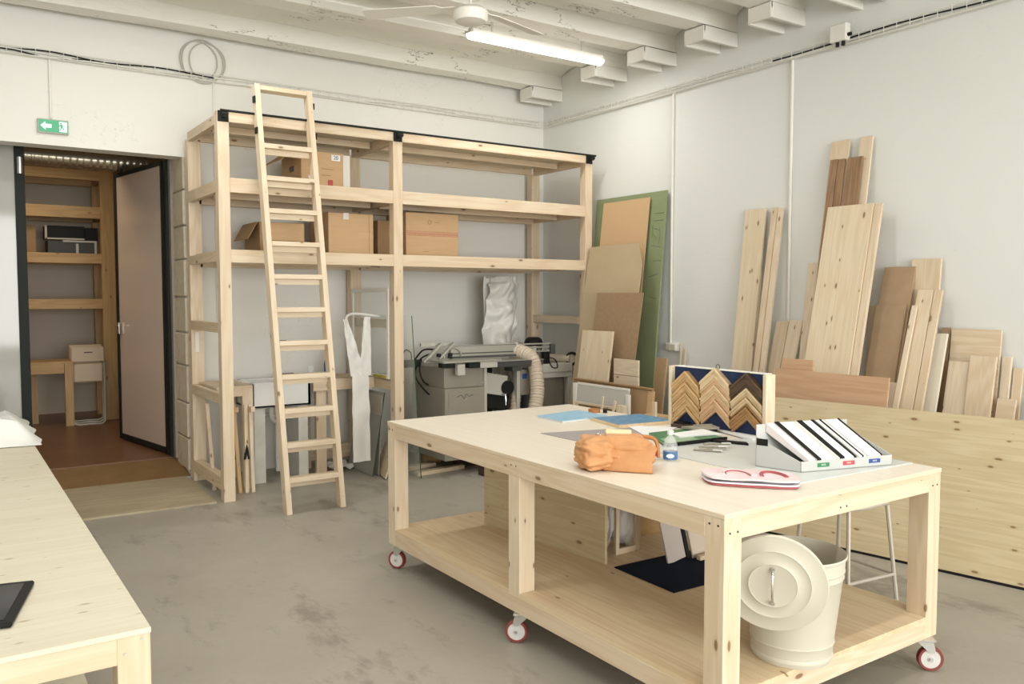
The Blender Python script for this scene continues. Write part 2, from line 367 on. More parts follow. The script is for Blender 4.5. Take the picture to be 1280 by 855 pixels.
def corbel(y, parent, dark=False):
    c = thing0 = None
    x0 = XW-.42; b = bmesh.new(); zt = 3.935; zb = 3.80
    bm_box(.425, .225, .05, bev=.004, bm=b, c=(XW-.21, y+.10, zt-.025))
    bm_box(.405, .035, .12, bev=.004, bm=b, c=(XW-.205, y+.0, zt-.06)); bm_box(.425, .03, .13, bev=.004, bm=b, c=(XW-.21, y+.2, zt-.065)); bm_box(.03, .225, .12, bev=.004, bm=b, c=(XW-.41, y+.10, zt-.06))
    M = cen(b); return mk('corbel', b, WHITE, parent, M)
for i, y in enumerate(beams):
    bmo = rough_beam(y, y+.21, 3.945, 4.19, i+1, ceil)
    if y > 3: corbel(y, bmo)
# ceiling infill between the beams sags: rough plaster vaults
for i in range(7):
    y0 = beams[i+1]+.21; y1 = beams[i]
    def f(u, v, y0=y0, y1=y1, i=i):
        x = -2.9+8.7*u; y = y0+(y1-y0)*v; zz = 4.17-.07*(2*v-1)**2+.014*noise.noise((x*1.7, y*4, i))+.01*noise.noise((x*6, y*9, i))
        return Vector((x-1.4, y-(y0+y1)/2, zz-4.1))
    mk('plaster_infill', bm_sheet(f, 90, 8, .02), CEIL, ceil, T(1.4, (y0+y1)/2, 4.1), smooth=True)
# ---- back room behind the doorway
st(box('floor_back_room', (-1.6, YW+.50, -.1), (2.6, 12.45, .12), REDFLOOR, bev=0))
BR = wallmat('back_room_wall', (.62, .55, .44), .15)
st(box('wall_back_room_far', (-1.6, 12.3, 0), (2.7, 12.45, 3.6), BR, bev=0)); st(box('wall_back_room_right', (2.55, 8.4, 0), (2.7, 12.35, 3.6), BR, bev=0))
st(box('wall_back_room_left', (-1.7, 8.4, 0), (-1.55, 12.35, 3.6), BR, bev=0)); st(box('ceiling_back_room', (-1.7, 8.4, 3.5), (2.7, 12.45, 3.65), BR, bev=0))
area('back_room_fill', (.3, 10.1, 3.3), (0, 0, 0), .5, .5, 26, (1, .80, .52))  # weak warm fill, added out of view to brighten the back room
bl = thing('added_lamp', (.3, 10.1, 3.5), 'small round white lamp added unseen on the back room ceiling', 'lamp'); cyl('lamp_shade', .16, .07, T(.3, 10.1, 3.465), WHITE, bl)
# door track, leaves
fr = thing('door_1', (1.0, 8.4, .12), 'open dark framed door leaf of beige polycarbonate hinged at right jamb', 'door'); fr['kind'] = 'structure'; del fr['category']
dx, dy = 1.582-1.80, 9.72-8.47; L = math.hypot(dx, dy); A = math.atan2(dy, dx)
MD = T(1.80, 8.47, .13) @ RZ(A)
obox('polycarbonate_panel', (L-.06, .03, 2.72), MD @ T(L/2, 0, 1.40), POLY, fr)
for nm, sz, c in (('frame_stile', (.045, .055, 2.80), (.022, 0, 1.40)), ('frame_stile', (.045, .055, 2.80), (L-.022, 0, 1.40)), ('frame_rail', (L, .055, .055), (L/2, 0, .03)), ('frame_rail', (L, .055, .04), (L/2, 0, 2.78))):
    obox(nm, sz, MD @ T(*c), BLACKM, fr)
h = obox('handle_plate', (.04, .012, .12), MD @ T(L-.06, .035, 1.18), STEEL, fr); cyl('handle_lever', .009, .11, MD @ T(L-.09, .06, 1.21) @ RY(PI/2), STEEL, fr)
frj = thing('door_frame', (1.80, 8.38, .12), 'dark steel door frame post and head inside the doorway', 'door frame'); frj['kind'] = 'structure'; del frj['category']
box('frame_post', (1.775, 8.33, .12), (1.845, 8.41, 3.26), BLACKM, frj); box('frame_strip', (1.80, 8.25, .12), (1.835, 8.33, 3.26), GREYM, frj)
box('frame_head', (-.35, 8.36, 3.26), (1.775, 8.40, 3.31), BLACKM, frj)
fl = thing('door_2', (.1, 8.33, .12), 'closed pale translucent door leaf left of the doorway', 'door'); fl['kind'] = 'structure'; del fl['category']
box('polycarbonate_panel', (-.30, 8.32, .15), (.565, 8.35, 3.18), POLYG, fl); box('frame_stile', (.56, 8.30, .13), (.635, 8.37, 3.2), BLACKM, fl); box('frame_stile', (-.345, 8.30, .13), (-.29, 8.37, 3.2), BLACKM, fl)
box('frame_rail', (-.29, 8.31, .12), (.56, 8.36, .17), BLACKM, fl); cyl('hinge_bracket', .022, .14, T(.60, 8.285, 2.76), STEEL, fl)
# ramp boards at the threshold
def plate(name, quad, z0s, th, m, label, cat):
    b = bmesh.new(); P = [Vector((p[0], p[1], z)) for p, z in zip(quad, z0s)]
    A_ = [b.verts.new(p) for p in P]; B_ = [b.verts.new(p+Vector((0, 0, th))) for p in P]
    b.faces.new(A_[::-1]); b.faces.new(B_)
    for i in range(4): b.faces.new((A_[i], A_[(i+1) % 4], B_[(i+1) % 4], B_[i]))
    M = cen(b); return tag(mk(name, b, m, None, M), label, cat)
plate('threshold_ramp', [(.0, 7.92), (1.84, 7.86), (1.84, 8.40), (.0, 8.40)], (.012, .012, .105, .105), .012, BROWNMAT, 'sloping brown hardboard ramp filling the doorway threshold', 'ramp')
plate('ramp_board', [(.0, 6.80), (1.775, 6.76), (1.80, 7.86), (.0, 7.90)], (.0, .0, .004, .004), .014, OLDPLY, 'dusty plywood sheet on the floor before the doorway', 'board')
# ================================================================ CEILING THINGS
def tube_light(x0, x1, y, z, label, lit=True):
    t_ = thing('tube_light', ((x0+x1)/2, y, z+.05), label, 'light', 'tube lights under the beams')
    box('housing', (x0+.02, y-.045, z+.018), (x1-.02, y+.045, z+.06), WHITE, t_, .004)
    b = bmesh.new(); n = 10; prof = [(.055*math.cos(a), -.045*math.sin(a)) for a in [PI*k/n for k in range(n+1)]]
    Rr = []
    for xx, s in ((-(x1-x0)/2, .55), (-(x1-x0)/2+.02, .95), (-(x1-x0)/2+.05, 1), ((x1-x0)/2-.05, 1), ((x1-x0)/2-.02, .95), ((x1-x0)/2, .55)):
        Rr.append([b.verts.new((xx, p[0]*s, p[1]*s)) for p in prof])
    for A_, B_ in zip(Rr[:-1], Rr[1:]):
        for k in range(n): b.faces.new((A_[k], A_[k+1], B_[k+1], B_[k]))
        b.faces.new((A_[0], B_[0], B_[n], A_[n]))
    b.faces.new(Rr[0]); b.faces.new(Rr[-1][::-1])
    mk('diffuser', b, TUBE, t_, T((x0+x1)/2, y, z+.018), smooth=True)
    for xx in (x0+.01, x1-.01): box('clip', (xx-.012, y-.05, z+.02), (xx+.012, y+.05, z+.055), GREYL, t_)
    for xx in (x0+.25, x1-.25): box('hanger', (xx-.01, y-.01, z+.06), (xx+.01, y+.01, 4.14), WHITE, t_)
    if lit:
        l = area('tube_lamp_light', ((x0+x1)/2, y, z-.05), (0, 0, 0), x1-x0, .09, TUBE_W, (1, .985, .94)); l.data.spread = PI
    return t_
ZL = 3.868
tube_light(3.79, 5.29, 6.20, ZL, 'long lit tube light under beam beside the ceiling fan')
tube_light(.56, 2.07, 6.20, ZL, 'lit tube light cut by the top edge of the frame')
for (a, b_, y) in ((2.1, 3.6, 3.67), (-.6, .9, 3.67), (2.1, 3.6, 1.55), (-.6, .9, 1.55), (2.1, 3.6, -1.6), (-.6, .9, -1.6)):
    tube_light(a, b_, y, ZL, 'tube light above the %s side of the %s' % ('right' if a > 3 else 'middle' if a > 0 else 'left', 'work table far end' if y > 2 else 'work table near end' if y > 0 else 'floor behind the camera'))
tube_c = tube('ceiling_conduit', [(2.06, 6.20, 3.915), (3.0, 6.20, 3.92), (3.80, 6.20, 3.915)], .010, WHITE); tag(tube_c, 'thin white conduit running between the two tube lights', 'conduit')
fan = thing('ceiling_fan', (3.03, 4.92, 4.17), 'white three blade ceiling fan cut by the top of the frame', 'fan')
cyl('rod', .012, .56, T(3.03, 4.92, 3.88), WHITE, fan); cyl('canopy', .06, .05, T(3.03, 4.92, 4.145), WHITE, fan)
lathe('motor', [(0, -.06), (.06, -.06), (.105, -.045), (.118, -.02), (.118, .02), (.09, .045), (.03, .055), (0, .055)], T(3.03, 4.92, 3.55), WHITE, fan)
for a in (134, 17, 255):
    Mb = T(3.03, 4.92, 3.60) @ RZ(math.radians(a)) @ RX(.2)
    prism('blade', [(.11, -.018), (.20, -.02), (.24, -.05), (.74, -.062), (.76, -.05), (.76, .05), (.74, .062), (.24, .05), (.20, .02), (.11, .018)], .006, Mb, WHITE, fan)
# cable trays
def tray(name, p0, p1, out, label):
    p0 = Vector(p0); p1 = Vector(p1); d = (p1-p0); L_ = d.length; d.normalize(); out = Vector(out); t_ = thing(name, p0, label, 'cable tray')
    b = bmesh.new()
    for o_, zz in ((.01, -.03), (.01, .03), (.055, -.03), (.055, .03), (.03, -.03)): bm_tube([p0+out*o_+Vector((0, 0, zz)), p1+out*o_+Vector((0, 0, zz))], .0028, 5, bm=b)
    k = 0
    while k*.1 < L_:
        q = p0+d*k*.1; bm_tube([q+out*.01+Vector((0, 0, .03)), q+out*.01+Vector((0, 0, -.03)), q+out*.055+Vector((0, 0, -.03)), q+out*.055+Vector((0, 0, .03))], .0025, 4, bm=b); k += 1
    M = cen(b); o = mk('wire_basket', b, WHITE, t_, M); return t_
tr = tray('wire_cable_tray', (-1.2, YW, 3.605), (5.75, YW, 3.605), (0, -1, 0), 'white wire cable tray running along the back wall')
for j, (c_, x1, zz) in enumerate(((BLACK, 2.1, .015), (WHITE, 5.7, 0), (BLACKM, 1.2, -.01), (WHITE, 5.7, -.02))):
    pts = [(-1.2+(x1+1.2)*k/26, YW-.03-.008*math.sin(k*1.3+j), 3.605+zz+.012*math.sin(k*.9+j*2)) for k in range(27)]; tube('cable', pts, .006, c_, tr, 6)
tr = tray('wire_cable_tray', (XW, -2.0, 3.60), (XW, 7.78, 3.60), (-1, 0, 0), 'white wire cable tray running along the right wall')
for j, (c_, y1, zz) in enumerate(((BLACKM, 4.6, .01), (WHITE, 7.75, 0), (WHITE, 7.7, -.02))):
    pts = [(XW-.03-.006*math.sin(k*1.1+j), -2+(y1+2)*k/30, 3.60+zz+.010*math.sin(k*.8+j*2)) for k in range(31)]; tube('cable', pts, .006, c_, tr, 6)
jb = thing('junction_box', (XW-.06, 3.93, 3.64), 'white square junction box on the right wall cable tray', 'junction box')
box('box_body', (XW-.13, 3.86, 3.58), (XW-.07, 4.00, 3.71), WHITE, jb, .006)
for yy in (3.90, 3.95): cyl('gland', .014, .035, T(XW-.10, yy, 3.565), BLACK, jb)
cyl('gland', .014, .03, T(XW-.10, 3.85, 3.62) @ RX(PI/2), BLACK, jb)
b = bmesh.new()
for r_, c_ in ((.17, (1.975, 3.745)), (.165, (2.05, 3.745)), (.19, (2.01, 3.74))):
    bm_tube([(c_[0]+r_*math.cos(2*PI*k/28)*.95, YW-.02-.01*math.sin(k), c_[1]+r_*math.sin(2*PI*k/28)) for k in range(28)], .006, 6, bm=b, closed=True)
M = cen(b); tag(mk('coiled_cable', b, GREYL, None, M, True), 'grey cable coiled in rings above the cable tray', 'cable')
def conduit(pts, r, label, m=WHITE):
    o = tube('conduit', pts, r, m, None, 10); return tag(o, label, 'conduit')
conduit([(XW-.013, 5.765, 1.20), (XW-.013, 5.765, 3.57)], .013, 'white vertical conduit beside the green plasterboard down to the socket')
conduit([(XW-.014, 4.42, .02), (XW-.014, 4.42, 3.57)], .014, 'white vertical conduit rising behind the leaning planks')
sk = thing('wall_socket', (XW-.03, 5.74, 1.17), 'white wall socket at the foot of the conduit near moulding display', 'socket')
box('socket_box', (XW-.05, 5.66, 1.125), (XW, 5.80, 1.20), WHITE, sk, .006); box('socket_face', (XW-.056, 5.675, 1.135), (XW-.05, 5.73, 1.19), CREAMM, sk); box('socket_face', (XW-.056, 5.74, 1.135), (XW-.05, 5.79, 1.19), CREAMM, sk)
conduit([(.80, YW-.012, 3.10), (.80, YW-.012, 3.58)], .010, 'thin conduit dropping from the tray to the exit sign')
conduit([(2.10, YW-.012, 1.35), (2.10, YW-.012, 3.58)], .008, 'thin white pipe on wall behind left shelving bay')
conduit([(2.62, YW-.012, .88), (2.62, YW-.012, 2.0)], .010, 'white pipe above the sink behind the ladder')
ex = thing('exit_sign', (.80, YW-.03, 3.03), 'green and white emergency exit sign with arrow above doorway', 'sign')
box('sign_box', (.70, YW-.035, 2.975), (.925, YW, 3.09), GREYL, ex, .004); box('sign_face', (.708, YW-.040, 2.985), (.917, YW-.035, 3.082), EXITG, ex, 0)
Mx = T(.81, YW-.0405, 3.033) @ RX(PI/2)
prism('arrow', [(-.09, 0), (-.055, .032), (-.055, .014), (-.012, .014), (-.012, -.014), (-.055, -.014), (-.055, -.032)], .003, Mx, EXITW, ex)
prism('door_pictogram', [(.045, -.04), (.10, -.04), (.10, .04), (.045, .04)], .002, Mx, EXITW, ex)
b = bmesh.new(); bm_cyl(.008, .003, 12, bm=b, M=T(.058, .026, .003))
for poly in ([(.048, .016), (.066, .018), (.070, -.006), (.056, -.008)], [(.056, -.006), (.066, -.004), (.052, -.034), (.044, -.032)], [(.062, -.006), (.071, -.004), (.084, -.022), (.077, -.028)], [(.048, .014), (.036, .002), (.040, -.002), (.052, .008)], [(.066, .016), (.080, .004), (.077, 0), (.066, .008)]): bm_prism(poly, .003, bm=b, z0=.0015)
mk('running_figure', b, EXITG, ex, Mx)
# ================================================================ BACK ROOM THINGS
sh = thing('back_room_shelving', (1.3, 11.3, .12), 'amber pine shelving unit seen through the doorway', 'shelving')
for x in (-.75, 1.655):
    for y in (11.3, 11.95): box('post', (x, y, .12), (x+.15, y+.09, 3.2), BROWNOLD['Z'], sh)
for z0, z1 in ((2.59, 2.73), (2.045, 2.165), (1.495, 1.615), (3.05, 3.17)):
    box('front_rail', (-.60, 11.31, z0), (1.655, 11.36, z1), BROWNOLD['X'], sh); box('rear_rail', (-.60, 11.98, z0), (1.655, 12.02, z1), BROWNOLD['X'], sh)
    box('side_rail', (1.66, 11.39, z0), (1.70, 11.95, z1), BROWNOLD['Y'], sh)
    if z0 < 3: box('shelf_board', (-.60, 11.36, z1-.03), (1.655, 11.98, z1), BROWNOLD['X'], sh)
bx = thing('crate', (1.35, 11.5, 2.165), 'black crate with pale grey edges on the back room shelf, upper of two', 'crate')
box('crate_body', (1.08, 11.5, 2.345), (1.50, 11.8, 2.50), BLACK, bx); box('edge_strip', (1.075, 11.495, 2.335), (1.50, 11.515, 2.355), GREYL, bx); box('edge_strip', (1.07, 11.495, 2.335), (1.095, 11.515, 2.50), GREYL, bx)
bx = thing('crate', (1.35, 11.5, 2.165), 'lower dark crate with pale grey edges on the back room shelf', 'crate')
box('crate_body', (1.10, 11.5, 2.166), (1.62, 11.8, 2.32), DARKG, bx); box('edge_strip', (1.26, 11.48, 2.305), (1.63, 11.50, 2.328), GREYL, bx); box('edge_strip', (1.605, 11.48, 2.17), (1.63, 11.50, 2.305), GREYL, bx); box('edge_strip', (1.40, 11.48, 2.17), (1.43, 11.50, 2.29), GREYL, bx)
bx = thing('crate', (1.55, 11.52, 2.33), 'small black box beside the upper crate on the back room shelf', 'box'); box('box_body', (1.505, 11.52, 2.331), (1.65, 11.8, 2.49), BLACK, bx)
box('cardboard_box', (.75, 11.55, 2.166), (.98, 11.9, 2.50), CARDD); tag(bpy.data.objects['cardboard_box'], 'dim cardboard box at left on the back room shelf', 'box')
bn = thing('bench', (1.0, 11.0, .12), 'amber pine low bench table beside stacked chairs in back room', 'bench')
box('bench_top', (-.4, 11.0, .86), (1.285, 11.5, .885), BROWNOLD['X'], bn); box('front_rail', (-.4, 11.0, .745), (1.18, 11.04, .86), BROWNOLD['X'], bn)
for x, y in ((1.185, 11.0), (.85, 11.42), (-.4, 11.0)): box('leg', (x, y, .12), (x+.09, y+.06, .86), BROWNOLD['Z'], bn)
for k, (lab) in enumerate(('pale plywood sled chair, front one of the back room stack', 'middle sled chair in the back room chair stack', 'rear sled chair in the back room chair stack')):
    y = 11.02+.09*k; c_ = thing('sled_chair', (1.44, y, .12), lab, 'chair', 'sled chairs stacked in the back room')
    zz = .012*k
    b = bmesh.new(); bm_box(.35, .02, .17, bev=.012, bm=b, c=(0, 0, 0)); mk('backrest', b, CREAMM if 0 else mat('pale_chair_ply', (.62, .50, .36), .5) if k == 0 else bpy.data.materials['pale_chair_ply'], c_, T(1.435, y, .955+zz))
    box('handle_slot', (1.395, y-.012, .975+zz), (1.485, y-.009, .988+zz), DBROWN, c_)
    box('seat', (1.275, y-.005, .625+zz), (1.595, y+.075, .85+zz), bpy.data.materials['pale_chair_ply'], c_, .015)
    tube('sled_frame', smoothpath([(1.262, y+.02, .86+zz), (1.262, y+.02, .25+zz), (1.29, y-.02, .135+zz), (1.44, y-.03, .130+zz), (1.585, y-.02, .135+zz), (1.613, y+.02, .25+zz), (1.613, y+.02, .86+zz)], 5), .010, GREYL, c_, 8)
du = thing('air_duct', (.6, 9.6, 3.0), 'ribbed silver air duct running above the back room doorway', 'duct')
b = bmesh.new(); n = 130; bm_tube([(-.9+2.75*k/n, 9.6, 3.045) for k in range(n+1)], lambda u: .098+.004*math.sin(u*2*PI*44), 20, bm=b); M = cen(b); mk('duct_pipe', b, DUCT, du, M, True)
cyl('duct_collar', .106, .05, T(1.28, 9.6, 3.045) @ RY(PI/2), DUCT, du, 24)
box('hanger_bracket', (-.95, 9.5, 3.12), (1.9, 9.55, 3.15), BROWNOLD['X'], du)
for x in (-.6, .95): box('hanger_strap', (x, 9.5, 3.15), (x+.03, 9.53, 3.5), STEEL, du)
# ================================================================ SHELVING UNIT
su = thing('shelving_unit', (3.73, 7.26, 0), 'tall two bay pine shelving unit filling the back wall corner', 'shelving')
SX = [1.83, 3.345, 5.535]; PW = .09; SY0, SY1 = 6.74, 7.79
for x in SX:
    box('post', (x, SY0, 0), (x+PW, SY0+.09, 3.10), PINE['Z'], su); box('post', (x, SY1-.10, 0), (x+PW+.02, SY1-.01, 3.02), BROWNOLD['Z'] if 0 else PINE['Z'], su)
for (xa, xb) in ((SX[0]+PW, SX[1]), (SX[1]+PW, SX[2])):
    for nm, za, zb in (('low', 1.915, 2.018), ('mid', 2.468, 2.582), ('top', 3.015, 3.095)):
        box('front_rail', (xa, SY0+.002, za), (xb, SY0+.045, zb), PINE['X'], su); box('rear_rail', (xa, SY1-.10, za-.01), (xb, SY1-.055, zb-.02), PINE['X'], su)
        box('middle_rail', (xa, 7.22, za), (xb, 7.26, zb-.022), PINE['X'], su)
        box('shelf_board', (xa-.04, SY0+.045, zb-.02), (xb+.04, SY1-.10, zb), PINE['X'] if nm != 'top' else PLYRAW, su)
for x in (SX[0], SX[1]+.02, SX[2]+.02):
    for za, zb in ((1.925, 2.0), (2.47, 2.565), (3.00, 3.075), (1.355, 1.435)):
        box('side_rail', (x, SY0+.09, za), (x+.045, SY1-.10, zb), PINE['Y'], su)
box('side_rail', (SX[0], SY0+.09, .785), (SX[0]+.045, SY1-.10, .868), PINE['Y'], su); box('side_rail', (SX[0], SY0+.09, .085), (SX[0]+.07, SY1-.10, .19), PINE['Y'], su)
box('side_rail', (SX[1]+.02, SY0+.09, .795), (SX[1]+.065, SY1-.10, .88), PINE['Y'], su); box('side_rail', (SX[1]+.02, SY0+.09, .06), (SX[1]+.065, SY1-.10, .16), PINE['Y'], su)
box('side_rail', (SX[2]+.02, SY0+.09, .06), (SX[2]+.065, SY1-.10, .16), PINE['Y'], su)
box('rear_rail', (2.85, SY1-.10, .06), (SX[1], SY1-.055, .20), PINE['X'], su)
for x in SX:   # brackets that carry the ladder rod
    b = bmesh.new(); bm_box(.085, .006, .085, bev=.002, bm=b, c=(0, 0, 0)); bm_box(.03, .06, .03, bev=.002, bm=b, c=(0, -.03, .0)); bm_cyl(.016, .05, 10, bm=b, M=T(0, -.05, .01) @ RY(PI/2)); mk('rod_bracket', b, BLACKM, su, T(x+.045, SY0-.003, 3.055))
rod = tube('ladder_rod', [(SX[0]+.01, SY0-.055, 3.09), (3.7, SY0-.055, 3.09), (SX[2]+.09, SY0-.055, 3.09)], .0095, BLACKM, su, 10)
box('document_holder', (SX[0]+.03, SY1-.112, 1.15), (SX[0]+.065, SY1-.10, 1.33), WHITE, su)
# ladder
la = thing('ladder', (2.35, 6.08, 0), 'pine library ladder leaning on the black rod of the shelving', 'ladder')
tl = math.atan(.61/3.33); LL = math.hypot(.61, 3.33)
ML = T(0, 6.05, .0) @ RX(-tl)   # local z runs up the ladder
def lad(nm, lo, hi, m): 
    c = [(lo[i]+hi[i])/2 for i in range(3)]; return obox(nm, [hi[i]-lo[i] for i in range(3)], ML @ T(*c), m, la)
for x in (2.105, 2.535): lad('stile', (x, .008, .004), (x+.042, .095, LL), PLIGHT['Z'])
for k in range(11):
    z = .262+.258*k; zl = z/math.cos(tl)
    M_ = ML @ T(2.341, .05, zl) @ RX(tl); obox('rung', (.390, .095, .036), M_, PLIGHT['X'], la); obox('rung_cleat', (.388, .028, .045), M_ @ T(0, .03, -.040), PLIGHT['X'], la)
lad('top_bar', (2.147, .02, LL-.04), (2.535, .09, LL-.004), PLIGHT['X'])
for x in (2.098, 2.582):
    for zz in (3.20, 2.95):
        obox('hook', (.012, .05, .05), T(x, 6.05+.61/3.33*zz+.03, zz), BLACKM, la)
# boxes on the shelves
def cbox(name, lo, hi, m, label):
    t_ = thing(name, ((lo[0]+hi[0])/2, (lo[1]+hi[1])/2, lo[2]), label, 'box'); c = [(lo[i]+hi[i])/2 for i in range(3)]
    box('carton', lo, hi, m, t_, .004); return t_
zs = 2.583
a = cbox('cardboard_box', (2.60, 7.0, zs), (2.985, 7.5, 2.905), CARD, 'cardboard box labelled 20 with open flap on the upper shelf')
obox('flap', (.20, .46, .006), T(2.51, 7.24, 2.865) @ RY(-.62), CARD, a); box('label', (2.875, 6.9965, 2.835), (2.955, 7.0, 2.885), PAPER, a, 0)
text('number', '20', .045, T(2.915, 6.9955, 2.86) @ RX(PI/2), BLACK, a); box('red_mark', (2.84, 6.997, 2.60), (2.885, 7.0, 2.665), REDL, a, 0)
prism('torn_tape', [(0, 0), (.055, 0), (.05, .05), (.075, .085), (.035, .13), (.0, .09), (.02, .06)], .003, T(2.66, 6.9985, 2.59) @ RX(PI/2), PAPER, a)
for zz, ln_ in ((2.755, .11), (2.70, .09)): box('print_line', (2.78, 6.998, zz), (2.78+ln_, 7.0, zz+.006), CARDD, a, 0)
box('handle_hole', (2.598, 7.18, 2.74), (2.6005, 7.29, 2.79), DBROWN, a, 0)
o = box('white_plank', (3.00, 7.05, zs), (3.07, 7.4, 2.90), WHITE); tag(o, 'narrow white board standing beside the box labelled 20', 'board')
zs = 2.019
a = cbox('cardboard_box', (2.24, 7.02, zs), (2.63, 7.45, 2.275), CARDD, 'open low cardboard box with drooping flap behind the ladder')
obox('flap', (.17, .40, .006), T(2.185, 7.24, 2.20) @ RY(-1.05), CARDD, a); box('front_flap', (2.265, 7.008, 2.12), (2.62, 7.02, 2.272), CARD, a, .002)
a = cbox('cardboard_box', (2.84, 7.0, zs), (3.27, 7.45, 2.385), CARD, 'plain taped cardboard box left of the middle post')
box('tape', (2.98, 6.997, 2.33), (3.03, 7.0, 2.386), PLAST, a, 0); box('tape', (3.12, 6.998, 2.18), (3.25, 7.0, 2.22), KRAFT, a, 0); box('crease', (3.225, 6.998, 2.03), (3.229, 7.0, 2.38), CARDD, a, 0)
a = cbox('cardboard_box', (3.37, 7.12, zs), (3.56, 7.5, 2.35), CARDD, 'dark narrow box half hidden behind the middle post')
a = cbox('cardboard_box', (3.60, 7.0, zs), (4.165, 7.42, 2.43), CARD, 'large cardboard box with red printed tape band right of middle post')
for k in range(22):
    obox('red_hatch', (.030, .002, .008), T(3.62+k*.0252, 6.9985, 2.235) @ RY(.9 if k % 2 else .7), REDL if 0 else mat('faded_red_print', (.55, .20, .14), .7) if k == 0 else bpy.data.materials['faded_red_print'], a, 0)
for zz in (2.216, 2.254): box('red_line', (3.602, 6.998, zz), (4.163, 7.0, zz+.004), bpy.data.materials['faded_red_print'], a, 0)
b = bm_tube([(.018*math.cos(2*PI*k/14), 0, .018*math.sin(2*PI*k/14)) for k in range(14)], .003, 5, closed=True); mk('round_logo', b, CARDD, a, T(3.85, 6.999, 2.345)); box('print_line', (3.90, 6.998, 2.343), (3.955, 7.0, 2.350), CARDD, a, 0); box('print_line', (3.78, 6.998, 2.065), (3.84, 7.0, 2.070), CARDD, a, 0)
# worktops under the shelving, sink
wt = thing('worktop', (2.05, 7.4, 0), 'low pine worktop left of the sink inside the shelving', 'worktop')
box('worktop_board', (1.885, 7.12, .868), (2.19, 7.66, .888), PINE['X'], wt); box('front_rail', (1.885, 7.12, .80), (2.10, 7.16, .868), PINE['X'], wt)
box('leg', (2.10, 7.12, .0), (2.19, 7.17, .868), PINE['Z'], wt); box('leg', (2.10, 7.6, 0), (2.18, 7.66, .868), PINE['Z'], wt)
box('wall_board', (1.885, 7.685, .87), (2.2, 7.70, .89), PINE['X'], wt)
sg = thing('sink', (2.47, 7.43, .665), 'white ceramic butler sink on two painted concrete legs', 'sink')
b = bmesh.new()
bm_box(.55, .43, .03, bev=.008, bm=b, c=(0, 0, .015))
for sx, sy, cx, cy in ((.55, .04, 0, -.195), (.55, .04, 0, .195), (.04, .43, -.255, 0), (.04, .43, .255, 0)): bm_box(sx, sy, .225, bev=.008, bm=b, c=(cx, cy, .1125))
mk('basin', b, CERAM, sg, T(2.47, 7.425, .668)); cyl('drain', .025, .004, T(2.47, 7.43, .70), STEEL, sg)
box('leg', (2.235, 7.25, 0), (2.335, 7.62, .667), CONCB, sg, .004); box('leg', (2.635, 7.25, 0), (2.725, 7.62, .667), CONCB, sg, .004)
tube('drain_pipe', smoothpath([(2.47, 7.5, .667), (2.47, 7.5, .55), (2.52, 7.55, .50), (2.56, 7.6, .48), (2.56, 7.60, .3), (2.56, 7.60, .02)], 4), .022, WHITE, sg); tube('waste_pipe', [(2.36, 7.6, .55), (2.47, 7.58, .56), (2.56, 7.6, .53)], .018, WHITE, sg)
fc = thing('tap', (2.63, 7.84, 1.20), 'small dark wall tap above the sink', 'tap')
tube('spout', smoothpath([(2.63, 7.845, 1.20), (2.63, 7.72, 1.20), (2.63, 7.66, 1.19), (2.63, 7.64, 1.16)], 4), .010, BLACKM, fc); obox('lever', (.10, .014, .014), T(2.66, 7.76, 1.225), BLACKM, fc); cyl('rose', .025, .012, T(2.63, 7.842, 1.20) @ RX(PI/2), STEEL, fc)
o = obox('soap_dish', (.13, .06, .035), T(2.66, 7.60, .912), BLACKM, None, .008); tag(o, 'small dark soap dish on the rear rim of the sink', 'dish')
wt = thing('worktop', (3.05, 7.4, 0), 'narrow pine worktop right of the sink with yellow cloth', 'worktop')
box('worktop_board', (2.76, 7.20, .872), (3.36, 7.68, .892), PINE['X'], wt); box('front_rail', (2.76, 7.20, .79), (3.36, 7.24, .872), PINE['X'], wt)
box('leg', (2.80, 7.24, 0), (2.895, 7.29, .79), PINE['Z'], wt); box('leg', (2.80, 7.62, 0), (2.89, 7.68, .872), PINE['Z'], wt)
sb = thing('spray_bottle', (3.02, 7.5, .892), 'spray bottle with blue liquid on the narrow worktop', 'bottle')
lathe('bottle_body', [(0, 0), (.035, 0), (.038, .02), (.038, .11), (.03, .15), (.014, .18), (.014, .20), (0, .20)], T(3.02, 7.5, .893), BLUE, sb); obox('trigger_head', (.07, .025, .04), T(3.03, 7.5, 1.11), BLUL, sb)
o = lathe('glass_jar', [(0, 0), (.03, 0), (.03, .08), (.024, .10), (.02, .10), (.02, .095)], T(2.87, 7.55, .892), PET); tag(o, 'small clear jar on the worktop left of the spray bottle', 'jar')
o = mk('yellow_cloth', bm_sheet(lambda u, v: Vector((.13*(u-.5), .18*(v-.5), .028+.015*noise.noise((u*4, v*5, 1)))), 14, 14, .03), YELL, None, T(3.50, 7.0, .895), True) if 0 else None
o = mk('yellow_cloth', bm_sheet(lambda u, v: Vector((.12*(u-.5), .26*(v-.5), .020+.012*noise.noise((u*4, v*6, 1)))), 12, 14, .024), YELL, None, T(3.385, 7.02, .893), True); tag(o, 'folded yellow cloth beside the middle shelving post', 'cloth')
